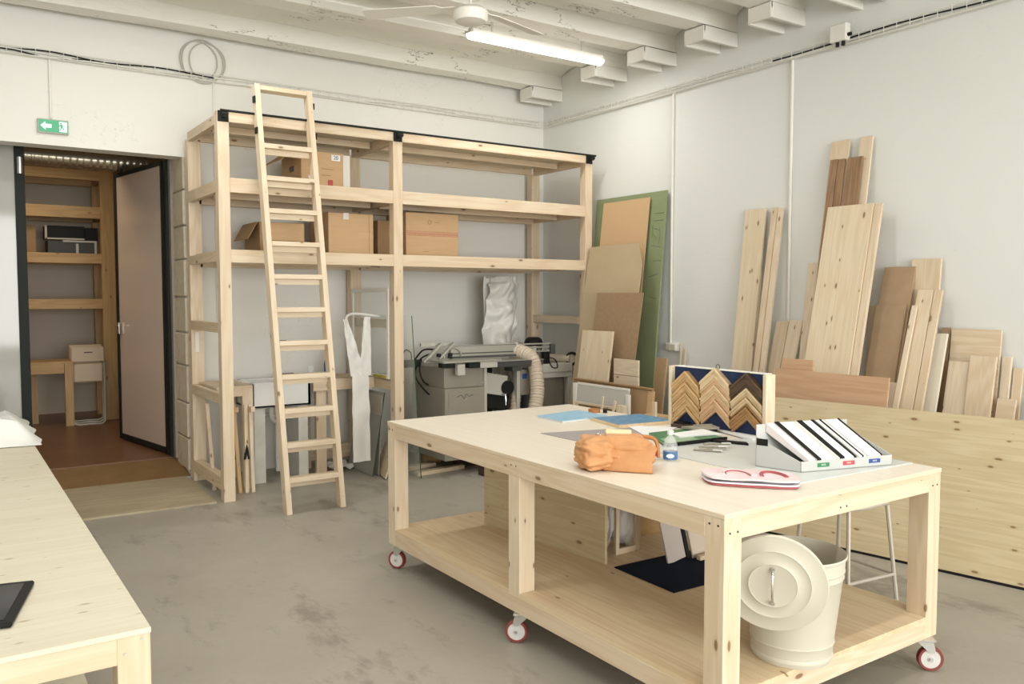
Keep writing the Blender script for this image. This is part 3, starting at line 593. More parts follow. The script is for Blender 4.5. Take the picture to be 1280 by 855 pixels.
# plastic strip hanging from the mid rail
def strip(u, v):
    x = 3.25+.07*(u-.5)*(1+.6*math.sin(v*3)) + .03*v; z = 1.47-1.33*v; return Vector((x, 7.14-.12*v+.015*noise.noise((u*3, v*7, 2)), z))
hs = thing('plastic_strip', (3.28, 7.1, 1.45), 'long white plastic strip hanging from the side rail to below the worktop', 'plastic strip')
def ribbon(name, a, bq, w0, w1, seed):
    a = Vector(a); bq = Vector(bq)
    f = lambda u, v: a.lerp(bq, v)+Vector(((u-.5)*(w0+(w1-w0)*v), .02*noise.noise((u*2, v*6, seed)), 0))
    b = bm_sheet(f, 6, 26, .003); M = cen(b); return mk(name, b, PLASTH, hs, M, True)
ribbon('film', (3.12, 6.98, .96), (3.10, 6.92, .16), .16, .17, 1); ribbon('film', (2.99, 7.0, 1.44), (3.10, 6.98, .93), .045, .15, 2); ribbon('film', (3.225, 7.05, 1.46), (3.17, 6.99, .93), .06, .12, 3)
tube('film_loop', smoothpath([(2.99, 7.0, 1.42), (3.02, 7.02, 1.475), (3.12, 7.04, 1.49), (3.36, 7.06, 1.46)], 5), .012, PLASTH, hs)
# framed pane leaning above worktop, glass sheets
gf = thing('framed_glass', (3.36, 7.3, .9), 'pale framed glass pane leaning behind the worktop beside the middle post', 'glass frame')
def fpane(t_, x, y0, y1, z0, z1, w_, m, mg):
    box('frame_stile', (x-.01, y0, z0), (x+.01, y0+w_, z1), m, t_); box('frame_stile', (x-.01, y1-w_, z0), (x+.01, y1, z1), m, t_); box('frame_rail', (x-.01, y0+w_, z0), (x+.01, y1-w_, z0+w_), m, t_); box('frame_rail', (x-.01, y0+w_, z1-w_), (x+.01, y1-w_, z1), m, t_); box('pane', (x-.002, y0+w_, z0+w_), (x+.002, y1-w_, z1-w_), mg, t_, 0)
fpane(gf, 3.345, 6.85, 7.66, .895, 1.72, .035, WHITE, GLASS)
def glass_sheet(x0, x1, y0, y1, h_, label, m=GLASS):
    ang = math.atan((x1-x0)/h_); t_ = thing('glass_sheet', (x0, (y0+y1)/2, 0), label, 'glass'); LLg = math.hypot(x1-x0, h_)
    M_ = T(x0, (y0+y1)/2, .004) @ RY(ang) @ T(0, 0, LLg/2); obox('pane', (.005, y1-y0, LLg), M_, m, t_, 0)
    obox('edge', (.0066, .004, LLg), M_ @ T(0, -(y1-y0)/2, 0), GLASSE, t_, 0); return t_
glass_sheet(3.54, 3.455, 6.62, 7.55, 1.47, 'tall clear glass sheet leaning against the middle shelving post')
glass_sheet(3.22, 3.345, 6.95, 7.5, .76, 'dark glass sheet leaning below the worktop behind the plastic strip', mat('dark_glass_sheet', (.34, .345, .31), .15))
o = obox('grey_sheet', (.006, .40, .74), T(3.30, 7.15, .373) @ RY(.06), mat('grey_sheet', (.42, .38, .32), .5)); tag(o, 'grey sheet leaning below the worktop by the middle post', 'panel')
ang = .30
o = obox('plywood_offcut', (.016, .36, .29), T(3.34, 6.93, .148) @ RZ(-.22) @ RY(.30), PLIGHT['Z']); tag(o, 'small square plywood offcut leaning on the middle post foot', 'board')
# sticks / clamps left under worktop
for k, (x, y, tx, m_) in enumerate(((1.98, 7.02, .02, PINE), (2.03, 6.99, -.03, BROWNOLD), (2.08, 6.97, .03, PINE), (2.13, 6.96, .01, PLIGHT), (1.88, 7.22, -.04, PINE))):
    lb = ('wooden bar clamp under the left worktop, nearest the shelf post', 'brown wooden bar clamp second from the shelf post', 'wooden bar clamp with black grip second from the sink', 'pale wooden bar clamp closest to the sink', 'wooden batten leaning behind the front left shelf post')[k]
    t_ = thing('bar_clamp', (x, y, 0), lb, 'clamp'); M_ = T(x, y, .001) @ RY(tx) @ RX(-.10); obox('bar', (.030, .018, .74), M_ @ T(0, 0, .37), m_['Z'], t_)
    if k in (0, 2): prism('grip', [(-.022, -.08), (-.012, .0), (0, .045), (.012, .0), (.022, -.08), (.01, -.08), (0, -.03), (-.01, -.08)], .026, M_ @ T(0, .004, .36) @ RX(PI/2), BLACK, t_)
    if k in (1, 3): obox('jaw', (.034, .10, .045), M_ @ T(0, -.03, .70), m_['Y'], t_)
# left ladder-side scraps on floor in the middle bay
o = mk('plastic_wrap', bm_sheet(lambda u, v: Vector((.22*(u-.5), .2*(v-.5), .05+.05*noise.noise((u*3, v*3, 5))+.04*math.sin(PI*u)*math.sin(PI*v))), 16, 16, .003), PLAST, None, T(3.1, 7.45, -.02), True); tag(o, 'crumpled clear plastic wrap on floor below worktop', 'plastic')
o = box('floor_batten', (3.56, 6.76, 0), (4.10, 6.83, .035), PINE['X'], R=RZ(.12)); tag(o, 'longer pine batten lying on the floor by the glass sheet', 'batten')
o = box('floor_batten', (3.60, 7.02, 0), (3.93, 7.10, .035), PINE['X'], R=RZ(.18)); tag(o, 'shorter pine batten on the floor behind the longer one', 'batten')
o = cyl('log_slice', .075, .17, T(3.98, 7.22, .076) @ RY(PI/2) @ RX(.3), BROWNOLD['Z'], None, 20); tag(o, 'short round log section on the floor by the pallet', 'log')
# pallet
pa = thing('pallet', (4.6, 6.85, 0), 'dark pallet under the panel saw', 'pallet')
for y in (6.38, 6.60, 6.82, 7.04, 7.26): box('deck_board', (4.06, y, .11), (5.3, y+.12, .132), PINE['X'], pa)
for y in (6.38, 6.84, 7.28): box('bottom_board', (4.06, y, 0), (5.3, y+.10, .02), DBROWN, pa)
for x in (4.06, 4.62, 5.2):
    for y in (6.38, 6.84, 7.28): box('spacer_block', (x, y, .02), (x+.1, y+.10, .11), DBROWN, pa)
o = box('plank_stack', (4.02, 5.88, 0), (4.5, 6.1, .09), PINE['X']); tag(o, 'short pine block on floor in front of the pallet', 'block')
# ================================================================ TABLE SAW
sw = thing('panel_saw', (4.2, 6.85, .132), 'grey sliding table saw with aluminium fence behind the work table', 'saw')
box('cabinet', (3.78, 6.60, .133), (4.22, 7.25, .80), GREYM, sw, .006); box('cabinet_upper', (3.79, 6.63, .80), (4.24, 7.25, .99), GREYM, sw, .006)
box('side_panel', (4.205, 6.60, .14), (4.235, 7.2, .985), GREYL, sw); box('door_panel', (3.815, 6.594, .2), (4.14, 6.60, .775), GREYM, sw, .002)
for x, zz in ((3.99, .84), (4.14, .83), (4.2, .835), (4.0, .7)): cyl('screw', .006, .006, T(x, 6.592 if zz < .8 else 6.625, zz) @ RX(PI/2), STEEL, sw, 8)
tube('scrawled_mark', smoothpath([(3.90, 6.592, .72), (3.95, 6.592, .735), (3.98, 6.592, .70), (4.0, 6.592, .745), (4.03, 6.592, .72), (4.08, 6.592, .735)], 4), .0022, DARKG, sw, 5)
box('leg', (4.62, 6.66, .133), (4.655, 6.72, .96), GREYL, sw); box('leg', (4.70, 7.15, .133), (4.75, 7.2, .96), GREYL, sw); box('switch_plate', (4.655, 6.67, .68), (4.78, 6.69, .93), GREYM, sw); box('switch', (4.69, 6.66, .84), (4.74, 6.67, .89), BLUL, sw)
box('cast_table', (4.28, 6.55, .975), (4.86, 7.2, 1.03), DARKG, sw, .006); box('table_surface', (4.24, 6.54, 1.03), (4.86, 7.2, 1.036), ALU, sw)
box('table_bracket', (4.50, 6.56, .93), (4.60, 6.7, .975), DARKG, sw); box('front_guard', (4.10, 6.50, .985), (4.29, 6.56, 1.045), GREYL, sw, .004)
box('slide_block', (3.98, 6.50, .99), (4.10, 6.58, 1.04), BLACKM, sw, .004); box('slide_block', (3.72, 6.55, 1.0), (3.86, 6.62, 1.05), BLACKM, sw, .004); box('slide_clamp', (3.85, 6.49, .93), (3.93, 6.54, 1.03), GREYL, sw, .004)
box('sliding_table', (3.70, 6.48, 1.045), (4.32, 6.80, 1.062), ALU, sw)
# motor unit below the table
obox('motor_housing', (.26, .30, .20), T(4.40, 6.85, .80) @ RY(.18), GREYL, sw, .006); obox('motor', (.28, .28, .26), T(4.5, 6.95, .66) @ RY(.18), BLACKM, sw, .02)
cyl('dust_port', .07, .12, T(4.53, 6.74, .76) @ RX(PI/2), BLACK, sw, 20); tube('crank', smoothpath([(4.47, 6.7, .70), (4.47, 6.64, .70), (4.47, 6.63, .60)], 3), .008, CHROME, sw)
box('inner_back', (4.24, 7.1, .133), (4.62, 7.15, .95), BLACKM, sw)
# long fence extrusion
MF = T(4.34, 6.80, 1.06) @ RZ(-.06)
obox('fence_profile', (.72, .035, .115), MF @ T(-.02, 0, .065), ALU, sw, .003); obox('fence_slot', (.72, .004, .010), MF @ T(-.02, -.019, .045), DARKG, sw, 0); obox('fence_slot', (.72, .004, .004), MF @ T(-.02, -.019, .115), DARKG, sw, 0)
obox('fence_foot', (.74, .10, .018), MF @ T(-.01, .0, .010), DARKG, sw); obox('fence_end_plate', (.008, .06, .14), MF @ T(.345, -.01, .06), WHITE, sw)
for k in range(4): obox('end_hole', (.004, .018, .014), MF @ T(.351, -.02, .02+.03*k), BLACK, sw, 0)
for zz in (.035, .075, .11): obox('side_rail', (.42, .02, .014), MF @ T(.56, .02, zz), ALU, sw)
obox('rail_end', (.05, .05, .10), MF @ T(.78, .0, .055), DARKG, sw, .006)
for k in (0, 1): obox('mitre_arm', (.26, .045, .022), MF @ T(-.44-.13*k, -.02, .06) @ RY(-.75), ALU, sw, .004)
obox('mitre_bar', (.34, .03, .03), MF @ T(-.50, .03, .135), ALU, sw)
for k in (-.52, -.40): cyl('mitre_knob', .022, .03, MF @ T(k, -.05, .04), BLACK, sw, 12)
b = bm_tube([(.09*math.cos(PI*k/12), 0, .09*math.sin(PI*k/12)) for k in range(13)], .008, 6); mk('scale_arc', b, ALU, sw, MF @ T(-.36, -.03, .01))
cb = thing('saw_cables', (3.62, 6.9, 1.0), 'tangle of black cables hanging at left end of the saw', 'cable')
tube('cable', smoothpath([(3.95, 7.05, 1.13), (3.78, 7.0, 1.14), (3.66, 6.95, 1.06), (3.60, 6.95, 1.01)], 5), .008, BLACK, cb); tube('cable', smoothpath([(3.90, 7.05, 1.10), (3.74, 7.0, 1.05), (3.66, 6.95, .90), (3.76, 6.9, .74), (3.80, 6.9, .73)], 5), .008, BLACK, cb)
tube('cable', smoothpath([(3.62, 6.95, 1.02), (3.60, 6.92, 1.12), (3.52, 6.9, 1.14), (3.48, 6.9, .95), (3.40, 6.9, .72), (3.44, 6.9, .40), (3.46, 6.9, .01)], 5), .006, BLACK, cb); tube('cable', smoothpath([(3.70, 6.9, 1.06), (3.68, 6.9, .95), (3.72, 6.9, .85), (3.82, 6.95, .80)], 5), .008, BLACK, cb)
obox('plug_block', (.20, .06, .07), T(3.60, 6.95, 1.02), BLACKM, cb, .01)
hose = thing('dust_hose', (4.75, 6.6, .5), 'ribbed beige dust extraction hose arching behind the saw', 'hose')
pth = smoothpath([(4.70, 6.86, 1.09), (4.72, 6.74, 1.10), (4.76, 6.62, 1.05), (4.775, 6.57, .95), (4.76, 6.52, .82), (4.73, 6.48, .68), (4.68, 6.46, .50), (4.64, 6.45, .19)], 16)
b = bm_tube(pth, lambda u: .068+.005*math.sin(u*2*PI*42), 18); M = cen(b); mk('hose_tube', b, HOSE, hose, M, True)
h2 = thing('dust_hose', (4.66, 6.75, .5), 'second ribbed hose hanging behind the front hose', 'hose')
b = bm_tube(smoothpath([(4.70, 6.9, .93), (4.68, 6.76, .80), (4.64, 6.72, .55), (4.6, 6.7, .19)], 16), lambda u: .05+.005*math.sin(u*2*PI*26), 16); M = cen(b); mk('hose_tube', b, HOSE, h2, M, True)
# white crumpled dust bag behind
def bagf(u, v):
    z = .955+.90*v; wdt = .46*(1-.12*abs(2*v-1))*(.93+.07*math.sin(v*9)); x = 4.955+(u-.5)*wdt*(1 if v < .93 else .8)-.03*math.sin(v*5)
    d = .09*math.sin(PI*u)+.10*noise.noise((u*1.6, v*4.2, 4))+.07*abs(noise.noise((u*2.6+v*2, v*5.5-u*1.5, 9)))
    return Vector((x, 7.45-d, z))
b = bm_sheet(bagf, 34, 60, .004); M = cen(b); dg_ = thing('dust_bag', (4.91, 7.45, .85), 'tall crumpled white plastic dust bag behind the saw', 'bag'); mk('bag_film', b, PLAST, dg_, M, True)
b = bm_sheet(lambda u, v: Vector((4.955+(u-.5)*.40, 7.47+.03*noise.noise((u*3, v*3, 1)), .955+.90*v)), 14, 30, .004); M = cen(b); mk('bag_back', b, PLAST, dg_, M, True); tube('bag_tie', [(4.77, 7.42, 1.845), (4.9, 7.40, 1.85), (5.03, 7.42, 1.845)], .008, GREYL, dg_)
box('bag_post', (4.87, 7.48, 0), (4.92, 7.53, 1.8), GREYL, dg_)
# cabinet with vacuum
cw = thing('router_cabinet', (5.25, 7.05, 0), 'pale grey cabinet with router on top right of the saw', 'cabinet')
box('cabinet_top', (5.06, 6.90, .80), (5.50, 7.45, .945), GREYL, cw, .006); box('cabinet_body', (5.08, 7.0, 0), (5.47, 7.43, .80), GREYM, cw); box('side_leg', (5.445, 6.90, 0), (5.50, 6.96, .80), GREYL, cw)
box('cabinet_lip', (5.06, 6.895, .855), (5.49, 6.90, .862), GREYM, cw, 0)
vc = thing('router_motor', (5.06, 7.05, .945), 'clear and chrome cylinder with black domed cap on grey cabinet', 'motor')
lathe('canister', [(0, 0), (.085, 0), (.085, .03), (.075, .04), (.078, .19), (0, .19)], T(5.10, 7.05, .946), ALU, vc); lathe('cap', [(0, 0), (.095, 0), (.098, .03), (.085, .065), (.06, .085), (.0, .088)], T(5.10, 7.05, 1.136), BLACK, vc); 
for a in range(6): obox('canister_rib', (.012, .012, .14), T(5.10+.08*math.cos(a+3.6), 7.05+.08*math.sin(a+3.6), 1.05), DARKG, vc)
o = obox('black_block', (.07, .08, .13), T(5.20, 6.98, 1.012), BLACK, None, .008); tag(o, 'small black upright block beside the capped motor', 'block')
b = bm_tube(smoothpath([(.0, 0, .05), (.06, 0, .03), (.10, 0, -.03), (.09, 0, -.06), (.03, 0, -.05), (-.01, 0, .02), (0, 0, .05)], 5), .006, 6); tag(mk('cable_loop', b, BLACK, None, T(5.19, 6.885, .965), True), 'black cable loop hanging over the grey cabinet front', 'cable')
b = bm_tube(smoothpath([(5.12, 7.35, 1.13), (5.25, 7.3, 1.05), (5.40, 7.15, .99), (5.53, 6.98, .985)], 8), lambda u: .035+.014*u, 14); M = cen(b)
vh = thing('vacuum_hose', (5.4, 7.1, .95), 'beige hose end with black ring lying on the grey cabinet', 'hose'); mk('hose_tube', b, HOSE, vh, M, True)
b = bm_tube([(.06*math.cos(2*PI*k/20), 0, .06*math.sin(2*PI*k/20)) for k in range(20)], .014, 8, closed=True); mk('hose_ring', b, BLACK, vh, T(5.54, 6.96, .985) @ RZ(-.5), True)
cyl('ring_cap', .055, .006, T(5.54, 6.97, .985) @ RZ(-.5) @ RX(PI/2), HOSE, vh)
o = lathe('small_vacuum', [(0, 0), (.12, 0), (.13, .1), (.12, .45), (.10, .52), (.06, .60), (.06, .78), (.0, .79)], T(4.98, 6.98, .133), DARKG); tag(o, 'dark vacuum unit between the saw and the grey cabinet', 'vacuum')
# ================================================================ LEANING SHEETS, RIGHT BACK
def lean_board(name, y0, y1, zt, xt, xf, m, label, th=.02, cat='board', z0=.001, poly=None, group=None):
    ang_ = math.atan((xt-xf)/(zt-z0)); L_ = math.hypot(xt-xf, zt-z0); M_ = T(xf, (y0+y1)/2, z0) @ RY(ang_)
    if poly: o = prism(name, poly, th, M_ @ RY(-PI/2) @ RZ(PI/2) @ T(0, 0, -th/2), m) if 0 else None
    else: o = obox(name, (th, y1-y0, L_), M_ @ T(0, 0, L_/2), m, None)
    return tag(o, label, cat, group)
gb = lean_board('green_plasterboard', 5.80, 6.83, 2.66, 5.775, 5.55, GREEN, 'large green plasterboard sheet leaning on the right wall', .018, 'board')
for k, (y_, z_, w_, h_) in enumerate(((-.44, 1.12, .12, .0), (-.43, 1.05, .14, .0), (-.40, .97, .10, .03), (-.39, .90, .05, .06), (-.42, .80, .12, .02), (-.44, .66, .10, .0), (-.41, .52, .13, -.03), (-.46, .9, .0, .16), (-.36, .95, .0, .12), (-.43, .3, .10, .02))):
    pts_ = [gb.matrix_basis @ Vector((-.0095, y_-w_/2+w_*q/4+.004*math.sin(q*2+k), z_-h_/2+h_*q/4+.003*math.cos(q*3+k))) for q in range(5)]; tube('pencil_mark', pts_, .0018, DARKG, gb, 4)
lean_board('kraft_sheet', 6.00, 6.69, 2.61, 5.742, 5.44, KRAFT, 'orange brown kraft sheet in front of the green plasterboard', .008, 'board')
xt, xf, zt = 5.56, 5.20, 2.15; ang_ = math.atan((xt-xf)/zt); L_ = math.hypot(xt-xf, zt); y0, y1 = 5.88, 6.69
b = bm_prism([(0, 0), (y1-y0, 0), (y1-y0, L_-.02), (y1-y0-.03, L_), (.10, L_+.01), (.07, L_-.05), (.0, L_-.20), (-.005, 1.0)], .008); bmesh.ops.transform(b, matrix=Matrix(((0, 0, 1, 0), (1, 0, 0, 0), (0, 1, 0, 0), (0, 0, 0, 1))), verts=b.verts)
tag(mk('cardboard_sheet', b, CARDG, None, T(xf, y0, .001) @ RY(ang_)), 'tall greyish cardboard sheet with cut off top corner', 'cardboard')
lean_board('brown_hardboard', 5.72, 6.38, 1.68, 5.40, 5.13, MDF, 'dark brown hardboard leaning against the tall cardboard sheet', .006, 'board'); 
lean_board('pine_board', 5.93, 6.38, 1.315, 5.22, 5.04, GLUEZ, 'pale knotty pine panel left of the stacked offcuts, before brown hardboard', .02, 'board')
st1 = thing('plank_stack', (5.1, 5.72, 0), 'two short pale planks stacked upright right of the knotty panel', 'planks')
for z0, z1 in ((.001, .92), (.925, 1.07)): box('plank', (5.16, 5.53, z0), (5.18, 5.86, z1), PLIGHT['Y'], st1)
lean_board('cardboard_strip', 5.66, 5.86, 1.06, 5.66, 5.52, CARD, 'narrow cardboard strip at foot of the green plasterboard', .02, 'cardboard')
cc = thing('flat_carton', (5.0, 5.8, 0), 'wide brown flattened carton standing behind the work table', 'carton')
M_ = T(4.93, 0, 0) @ RY(.10); obox('carton_face', (.012, 1.14, .86), T(4.95, 5.70, .432) @ RZ(-.05) @ RY(.10), CARDD, cc); obox('carton_fold', (.03, .06, .84), T(4.93, 5.16, .425) @ RZ(-.05) @ RY(.10), CARD, cc); obox('carton_rim', (.03, 1.14, .014), T(4.985, 5.70, .862) @ RZ(-.05), CARDD, cc)
gp = thing('grey_board', (4.88, 5.7, 0), 'pale grey board in white edging leaning on the brown carton', 'board')
obox('board_face', (.015, .70, .16), T(4.87, 5.68, .755) @ RY(.08), RACK if 0 else mat('pale_grey_board', (.55, .54, .50), .6), gp); obox('white_edge', (.02, .70, .02), T(4.875, 5.68, .842) @ RY(.08), WHITE, gp); obox('white_post', (.03, .05, .84), T(4.87, 6.06, .421), WHITE, gp); obox('white_post', (.03, .04, .80), T(4.87, 5.34, .40), WHITE, gp)
wf = thing('slender_frame', (4.8, 5.65, 0), 'slender pale wooden frame standing in front of the carton', 'frame')
box('top_bar', (4.80, 5.36, .665), (4.82, 6.0, .685), PLIGHT['Y'], wf); box('side_bar', (4.80, 5.98, .001), (4.82, 6.0, .665), PLIGHT['Z'], wf); box('side_bar', (4.80, 5.36, .001), (4.82, 5.38, .665), PLIGHT['Z'], wf)
o = obox('wooden_block', (.04, .10, .72), T(4.76, 5.30, .361), PLIGHT['Z']); tag(o, 'pale upright wooden block right of the slender frame', 'block')
o = obox('thin_stick', (.014, .022, .78), T(4.74, 5.58, .39) @ RX(.16), PLIGHT['Z']); tag(o, 'thin pale stick standing at the table end, left of two', 'stick')
o = obox('thin_stick', (.014, .022, .78), T(4.72, 5.45, .385) @ RX(.30), PLIGHT['Z']); tag(o, 'thin pale stick leaning left, right of two', 'stick')
o = obox('cardboard_box', (.12, .22, .66), T(4.92, 5.02, .331), CARD); tag(o, 'small brown cardboard piece at the right end of the carton', 'cardboard')
o = obox('thin_stick', (.02, .035, .80), T(4.72, 4.86, .401), PLIGHT['Z']); tag(o, 'upright pale stick just left of the moulding display', 'stick')
o = obox('thin_stick', (.014, .025, .68), T(4.66, 4.98, .345) @ RX(.22), PLIGHT['Z']); tag(o, 'slanting stick beside the upright one left of moulding display', 'stick')
for k, yy in enumerate((5.60, 5.55)):
    o = lean_board('thin_stick', yy, yy+.02, 1.20-.05*k, 5.79, 5.70, PLIGHT['Z'], ('taller', 'shorter')[k]+' thin stick leaning on right wall above the moulding display', .012, 'stick')
# ================================================================ PLANKS ON THE RIGHT WALL
PL = [
 ('pine_plank', 4.642, 4.854, 2.39, 5.79, .110, 'GL', 'tall wide plank at far left of the wall planks', .022),
 ('pine_batten', 4.640, 4.695, 1.867, 5.735, .080, 'Z', 'narrow batten in front of the leftmost tall plank', .02),
 ('pine_plank', 4.52, 4.572, 2.385, 5.785, .155, 'Z', 'slim tall plank left of the conduit, left half of its pair', .022),
 ('pine_plank', 4.463, 4.515, 2.378, 5.79, .152, 'L', 'slim tall plank left of the conduit, right half of its pair', .022),
 ('pine_plank', 4.372, 4.492, 1.44, 5.765, .27, 'Z', 'short pale plank below the slim tall pair, left half', .02),
 ('pine_plank', 4.242, 4.367, 1.45, 5.77, .268, 'L', 'short pale plank below the slim tall pair, right half', .02),
 ('pine_plank', 4.085, 4.20, 1.913, 5.775, .13, 'L', 'medium plank tucked left of the widest panel', .02),
 ('pine_plank', 3.868, 4.025, 2.845, 5.795, .16, 'Z', 'tallest plank of the left pair with walnut piece before it', .018),
 ('pine_plank', 3.676, 3.781, 2.845, 5.795, .15, 'Z', 'tallest plank of the right pair with walnut piece before it', .018),
 ('walnut_board', 3.935, 3.998, 2.70, 5.742, .157, 'W', 'walnut strip before the tallest left plank, left of two', .016),
 ('walnut_board', 3.872, 3.930, 2.695, 5.742, .157, 'W', 'walnut strip before the tallest left plank, right of two', .016),
 ('walnut_board', 3.725, 3.845, 2.695, 5.742, .150, 'W', 'wider walnut board before the tallest right plank', .016),
 ('pine_board', 3.566, 3.945, 2.325, 5.655, .213, 'G', 'widest pale glued pine panel in the middle of the wall planks', .024),
 ('pine_plank', 3.505, 3.562, 2.318, 5.665, .209, 'Z', 'reddish knotty plank along the right edge of widest panel', .024),
 ('fibreboard', 3.306, 3.545, 1.86, 5.77, .235, 'M', 'taller brown fibreboard right of the widest panel', .014),
 ('fibreboard', 3.322, 3.552, 1.585, 5.688, .235, 'M', 'lower brown fibreboard in front of the taller brown one', .014),
 ('pine_plank', 3.600, 3.665, 1.578, 5.785, .09, 'L', 'plank sliver between widest panel and brown fibreboard', .02),
 ('pine_plank', 3.130, 3.343, 1.912, 5.79, .09, 'Z', 'wide pale plank rising right of the brown fibreboard', .02),
 ('pine_plank', 3.140, 3.253, 1.69, 5.72, .28, 'L', 'knotty plank before the wide pale one, left piece', .022),
 ('pine_plank', 3.078, 3.134, 1.69, 5.72, .275, 'Z', 'narrow knotty plank before the wide pale one, right piece', .022),
 ('pine_batten', 3.225, 3.262, 1.582, 5.66, .30, 'L', 'thin batten at left edge of the knotty plank', .018),
 ('pine_plank', 3.222, 3.346, 1.041, 5.545, .16, 'L', 'low plank right of the brown fibreboard, left of two', .02),
 ('pine_plank', 3.123, 3.216, 1.018, 5.545, .165, 'Z', 'low plank right of the brown fibreboard, right of two', .02),
 ('white_plank', 3.025, 3.148, 1.391, 5.70, .25, 'V', 'white washed plank in front of the pale planks at right', .02),
 ('pine_board', 2.714, 3.045, 1.425, 5.79, .10, 'H', 'wide horizontal-grain panel behind the right-hand planks', .018),
 ('pine_plank', 2.875, 3.02, 1.205, 5.72, .205, 'L', 'knotty lower plank right of the white washed one', .02),
 ('pine_plank', 2.701, 2.868, 1.252, 5.705, .175, 'Z', 'pale plank overlapping the horizontal-grain panel at right', .02),
 ('pine_plank', 2.641, 2.698, 1.25, 5.78, .14, 'L', 'narrow darkish plank right of the horizontal-grain panel', .02),
 ('pine_plank', 2.575, 2.632, 1.18, 5.79, .13, 'Z', 'shorter dark edged plank near the right frame edge', .02),
 ('pine_plank', 2.566, 2.680, .985, 5.69, .23, 'H', 'low short plank near the right frame edge', .02),
 ('brown_offcut', 3.06, 3.12, 1.43, 5.795, .08, 'M', 'small dark brown board peeping above the white washed plank', .012),
 ('pine_batten', 2.46, 2.50, .99, 5.74, .25, 'Z', 'slanting batten at the very right frame edge', .02),
]
PMM = {'Z': PINE['Z'], 'L': PLIGHT['Z'], 'G': GLUEZ, 'GL': GLUEZ, 'W': WALNUT, 'M': MDFL, 'V': WHITEWASH, 'H': PINE['Y']}
for (nm, y0, y1, zt, xt, ln_, mk_, lb, th) in PL:
    lean_board(nm, y0, y1, zt, xt-th/2, xt-th/2-ln_*zt, PMM[mk_], lb, th, 'board' if 'board' in nm else 'plank', group='planks leaning on the right wall')
lean_board('pink_plywood', 3.085, 3.985, 1.115, 5.10, 4.97, PINKPLY, 'pinkish brown plywood strip behind the big horizontal panel', .012)
lean_board('pink_plywood', 3.70, 3.97, 1.19, 5.155, 5.02, PINKPLY, 'smaller pinkish plywood piece above the left end of the strip', .012)
# the big horizontal panel
yA, yB = 1.35, 4.30; xA = 4.986-(yA-2.181)*.167; ang2 = math.atan(.167); Lp = (yB-yA)/math.cos(ang2)
Mp = T((4.986-((yA+yB)/2-2.181)*.167), (yA+yB)/2, .012) @ RZ(ang2) @ RY(math.atan(.12/.93))
bpan = thing('long_board', tuple(Mp.translation), 'long knotty glued pine panel standing on edge before the planks', 'panel')
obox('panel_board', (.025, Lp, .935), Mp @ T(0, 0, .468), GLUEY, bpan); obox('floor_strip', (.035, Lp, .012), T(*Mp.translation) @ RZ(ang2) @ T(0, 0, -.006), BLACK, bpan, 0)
# ================================================================ WORK TABLE
TX0, TX1, TY0, TY1, TZ = 2.213, 3.612, 1.932, 4.566, .895
tb = thing('work_table', (2.9, 3.25, 0), 'large pine work table on castors with white top', 'table')
tt = box('tabletop', (TX0, TY0, TZ-.018), (TX1, TY1, TZ), [PLYTOP, PLIGHT['Y']], tb, .001)
for p in tt.data.polygons: p.material_index = 0 if p.normal.z > .5 else 1
ZB = .148
for x in (TX0+.002, TX1-.092):
    for y in (TY0+.002, (TY0+TY1)/2-.045-.03, TY1-.092): box('leg', (x, y, ZB), (x+.09, y+.09, TZ-.018), PINE['Z'] if y < 2.5 else PLIGHT['Z'], tb)
for x in (TX0+.002, TX1-.047):
    for (ya, yb) in ((TY0+.092, TY1-.092),):
        box('long_rail', (x-.001, ya, TZ-.018-.078), (x+.045, yb, TZ-.018), PINE['Y'], tb); box('low_rail', (x-.001, ya, ZB), (x+.045, yb, ZB+.080), PINE['Y'], tb)
box('centre_rail', (2.89, TY0+.05, TZ-.018-.075), (2.93, TY1-.05, TZ-.018), PINE['Y'], tb)
for y in (TY0+.002, TY1-.047): box('end_rail', (TX0+.092, y, TZ-.018-.078), (TX1-.092, y+.045, TZ-.018), PINE['X'], tb); box('low_end_rail', (TX0+.092, y, ZB), (TX1-.092, y+.045, ZB+.080), PINE['X'], tb)
ms = bmesh.new(); SZ = ZB+.08
_x, _y, _m = (TX1-TX0)/2, (TY1-TY0)/2, -.03
bm_prism([(-_x+.094, -_y+.002), (_x-.094, -_y+.002), (_x-.094, -_y+.094), (_x-.002, -_y+.094), (_x-.002, _m-.047), (_x-.094, _m-.047), (_x-.094, _m+.047), (_x-.002, _m+.047), (_x-.002, _y-.094), (_x-.094, _y-.094), (_x-.094, _y-.002),
  (-_x+.094, _y-.002), (-_x+.094, _y-.094), (-_x+.002, _y-.094), (-_x+.002, _m+.047), (-_x+.094, _m+.047), (-_x+.094, _m-.047), (-_x+.002, _m-.047), (-_x+.002, -_y+.094), (-_x+.094, -_y+.094)], .018, bm=ms, z0=-.009)
mk('lower_shelf', ms, SHELFY, tb, T((TX0+TX1)/2, (TY0+TY1)/2, SZ+.009)); SZ += .018
for x, y in ((TX0, TY0+.045), ): pass
for y in (TY0+.03, TY0+.07, 3.20, 3.24, TY1-.03, TY1-.065):
    for zz in (TZ-.045, ): cyl('screw_head', .004, .002, T(TX0+.001, y, zz) @ RY(PI/2), DBROWN, tb, 8)
for x in (TX0+.03, TX0+.07, 2.88, 2.92, TX1-.03, TX1-.065): cyl('screw_head', .004, .002, T(x, TY0+.001, TZ-.07) @ RX(PI/2), DBROWN, tb, 8)
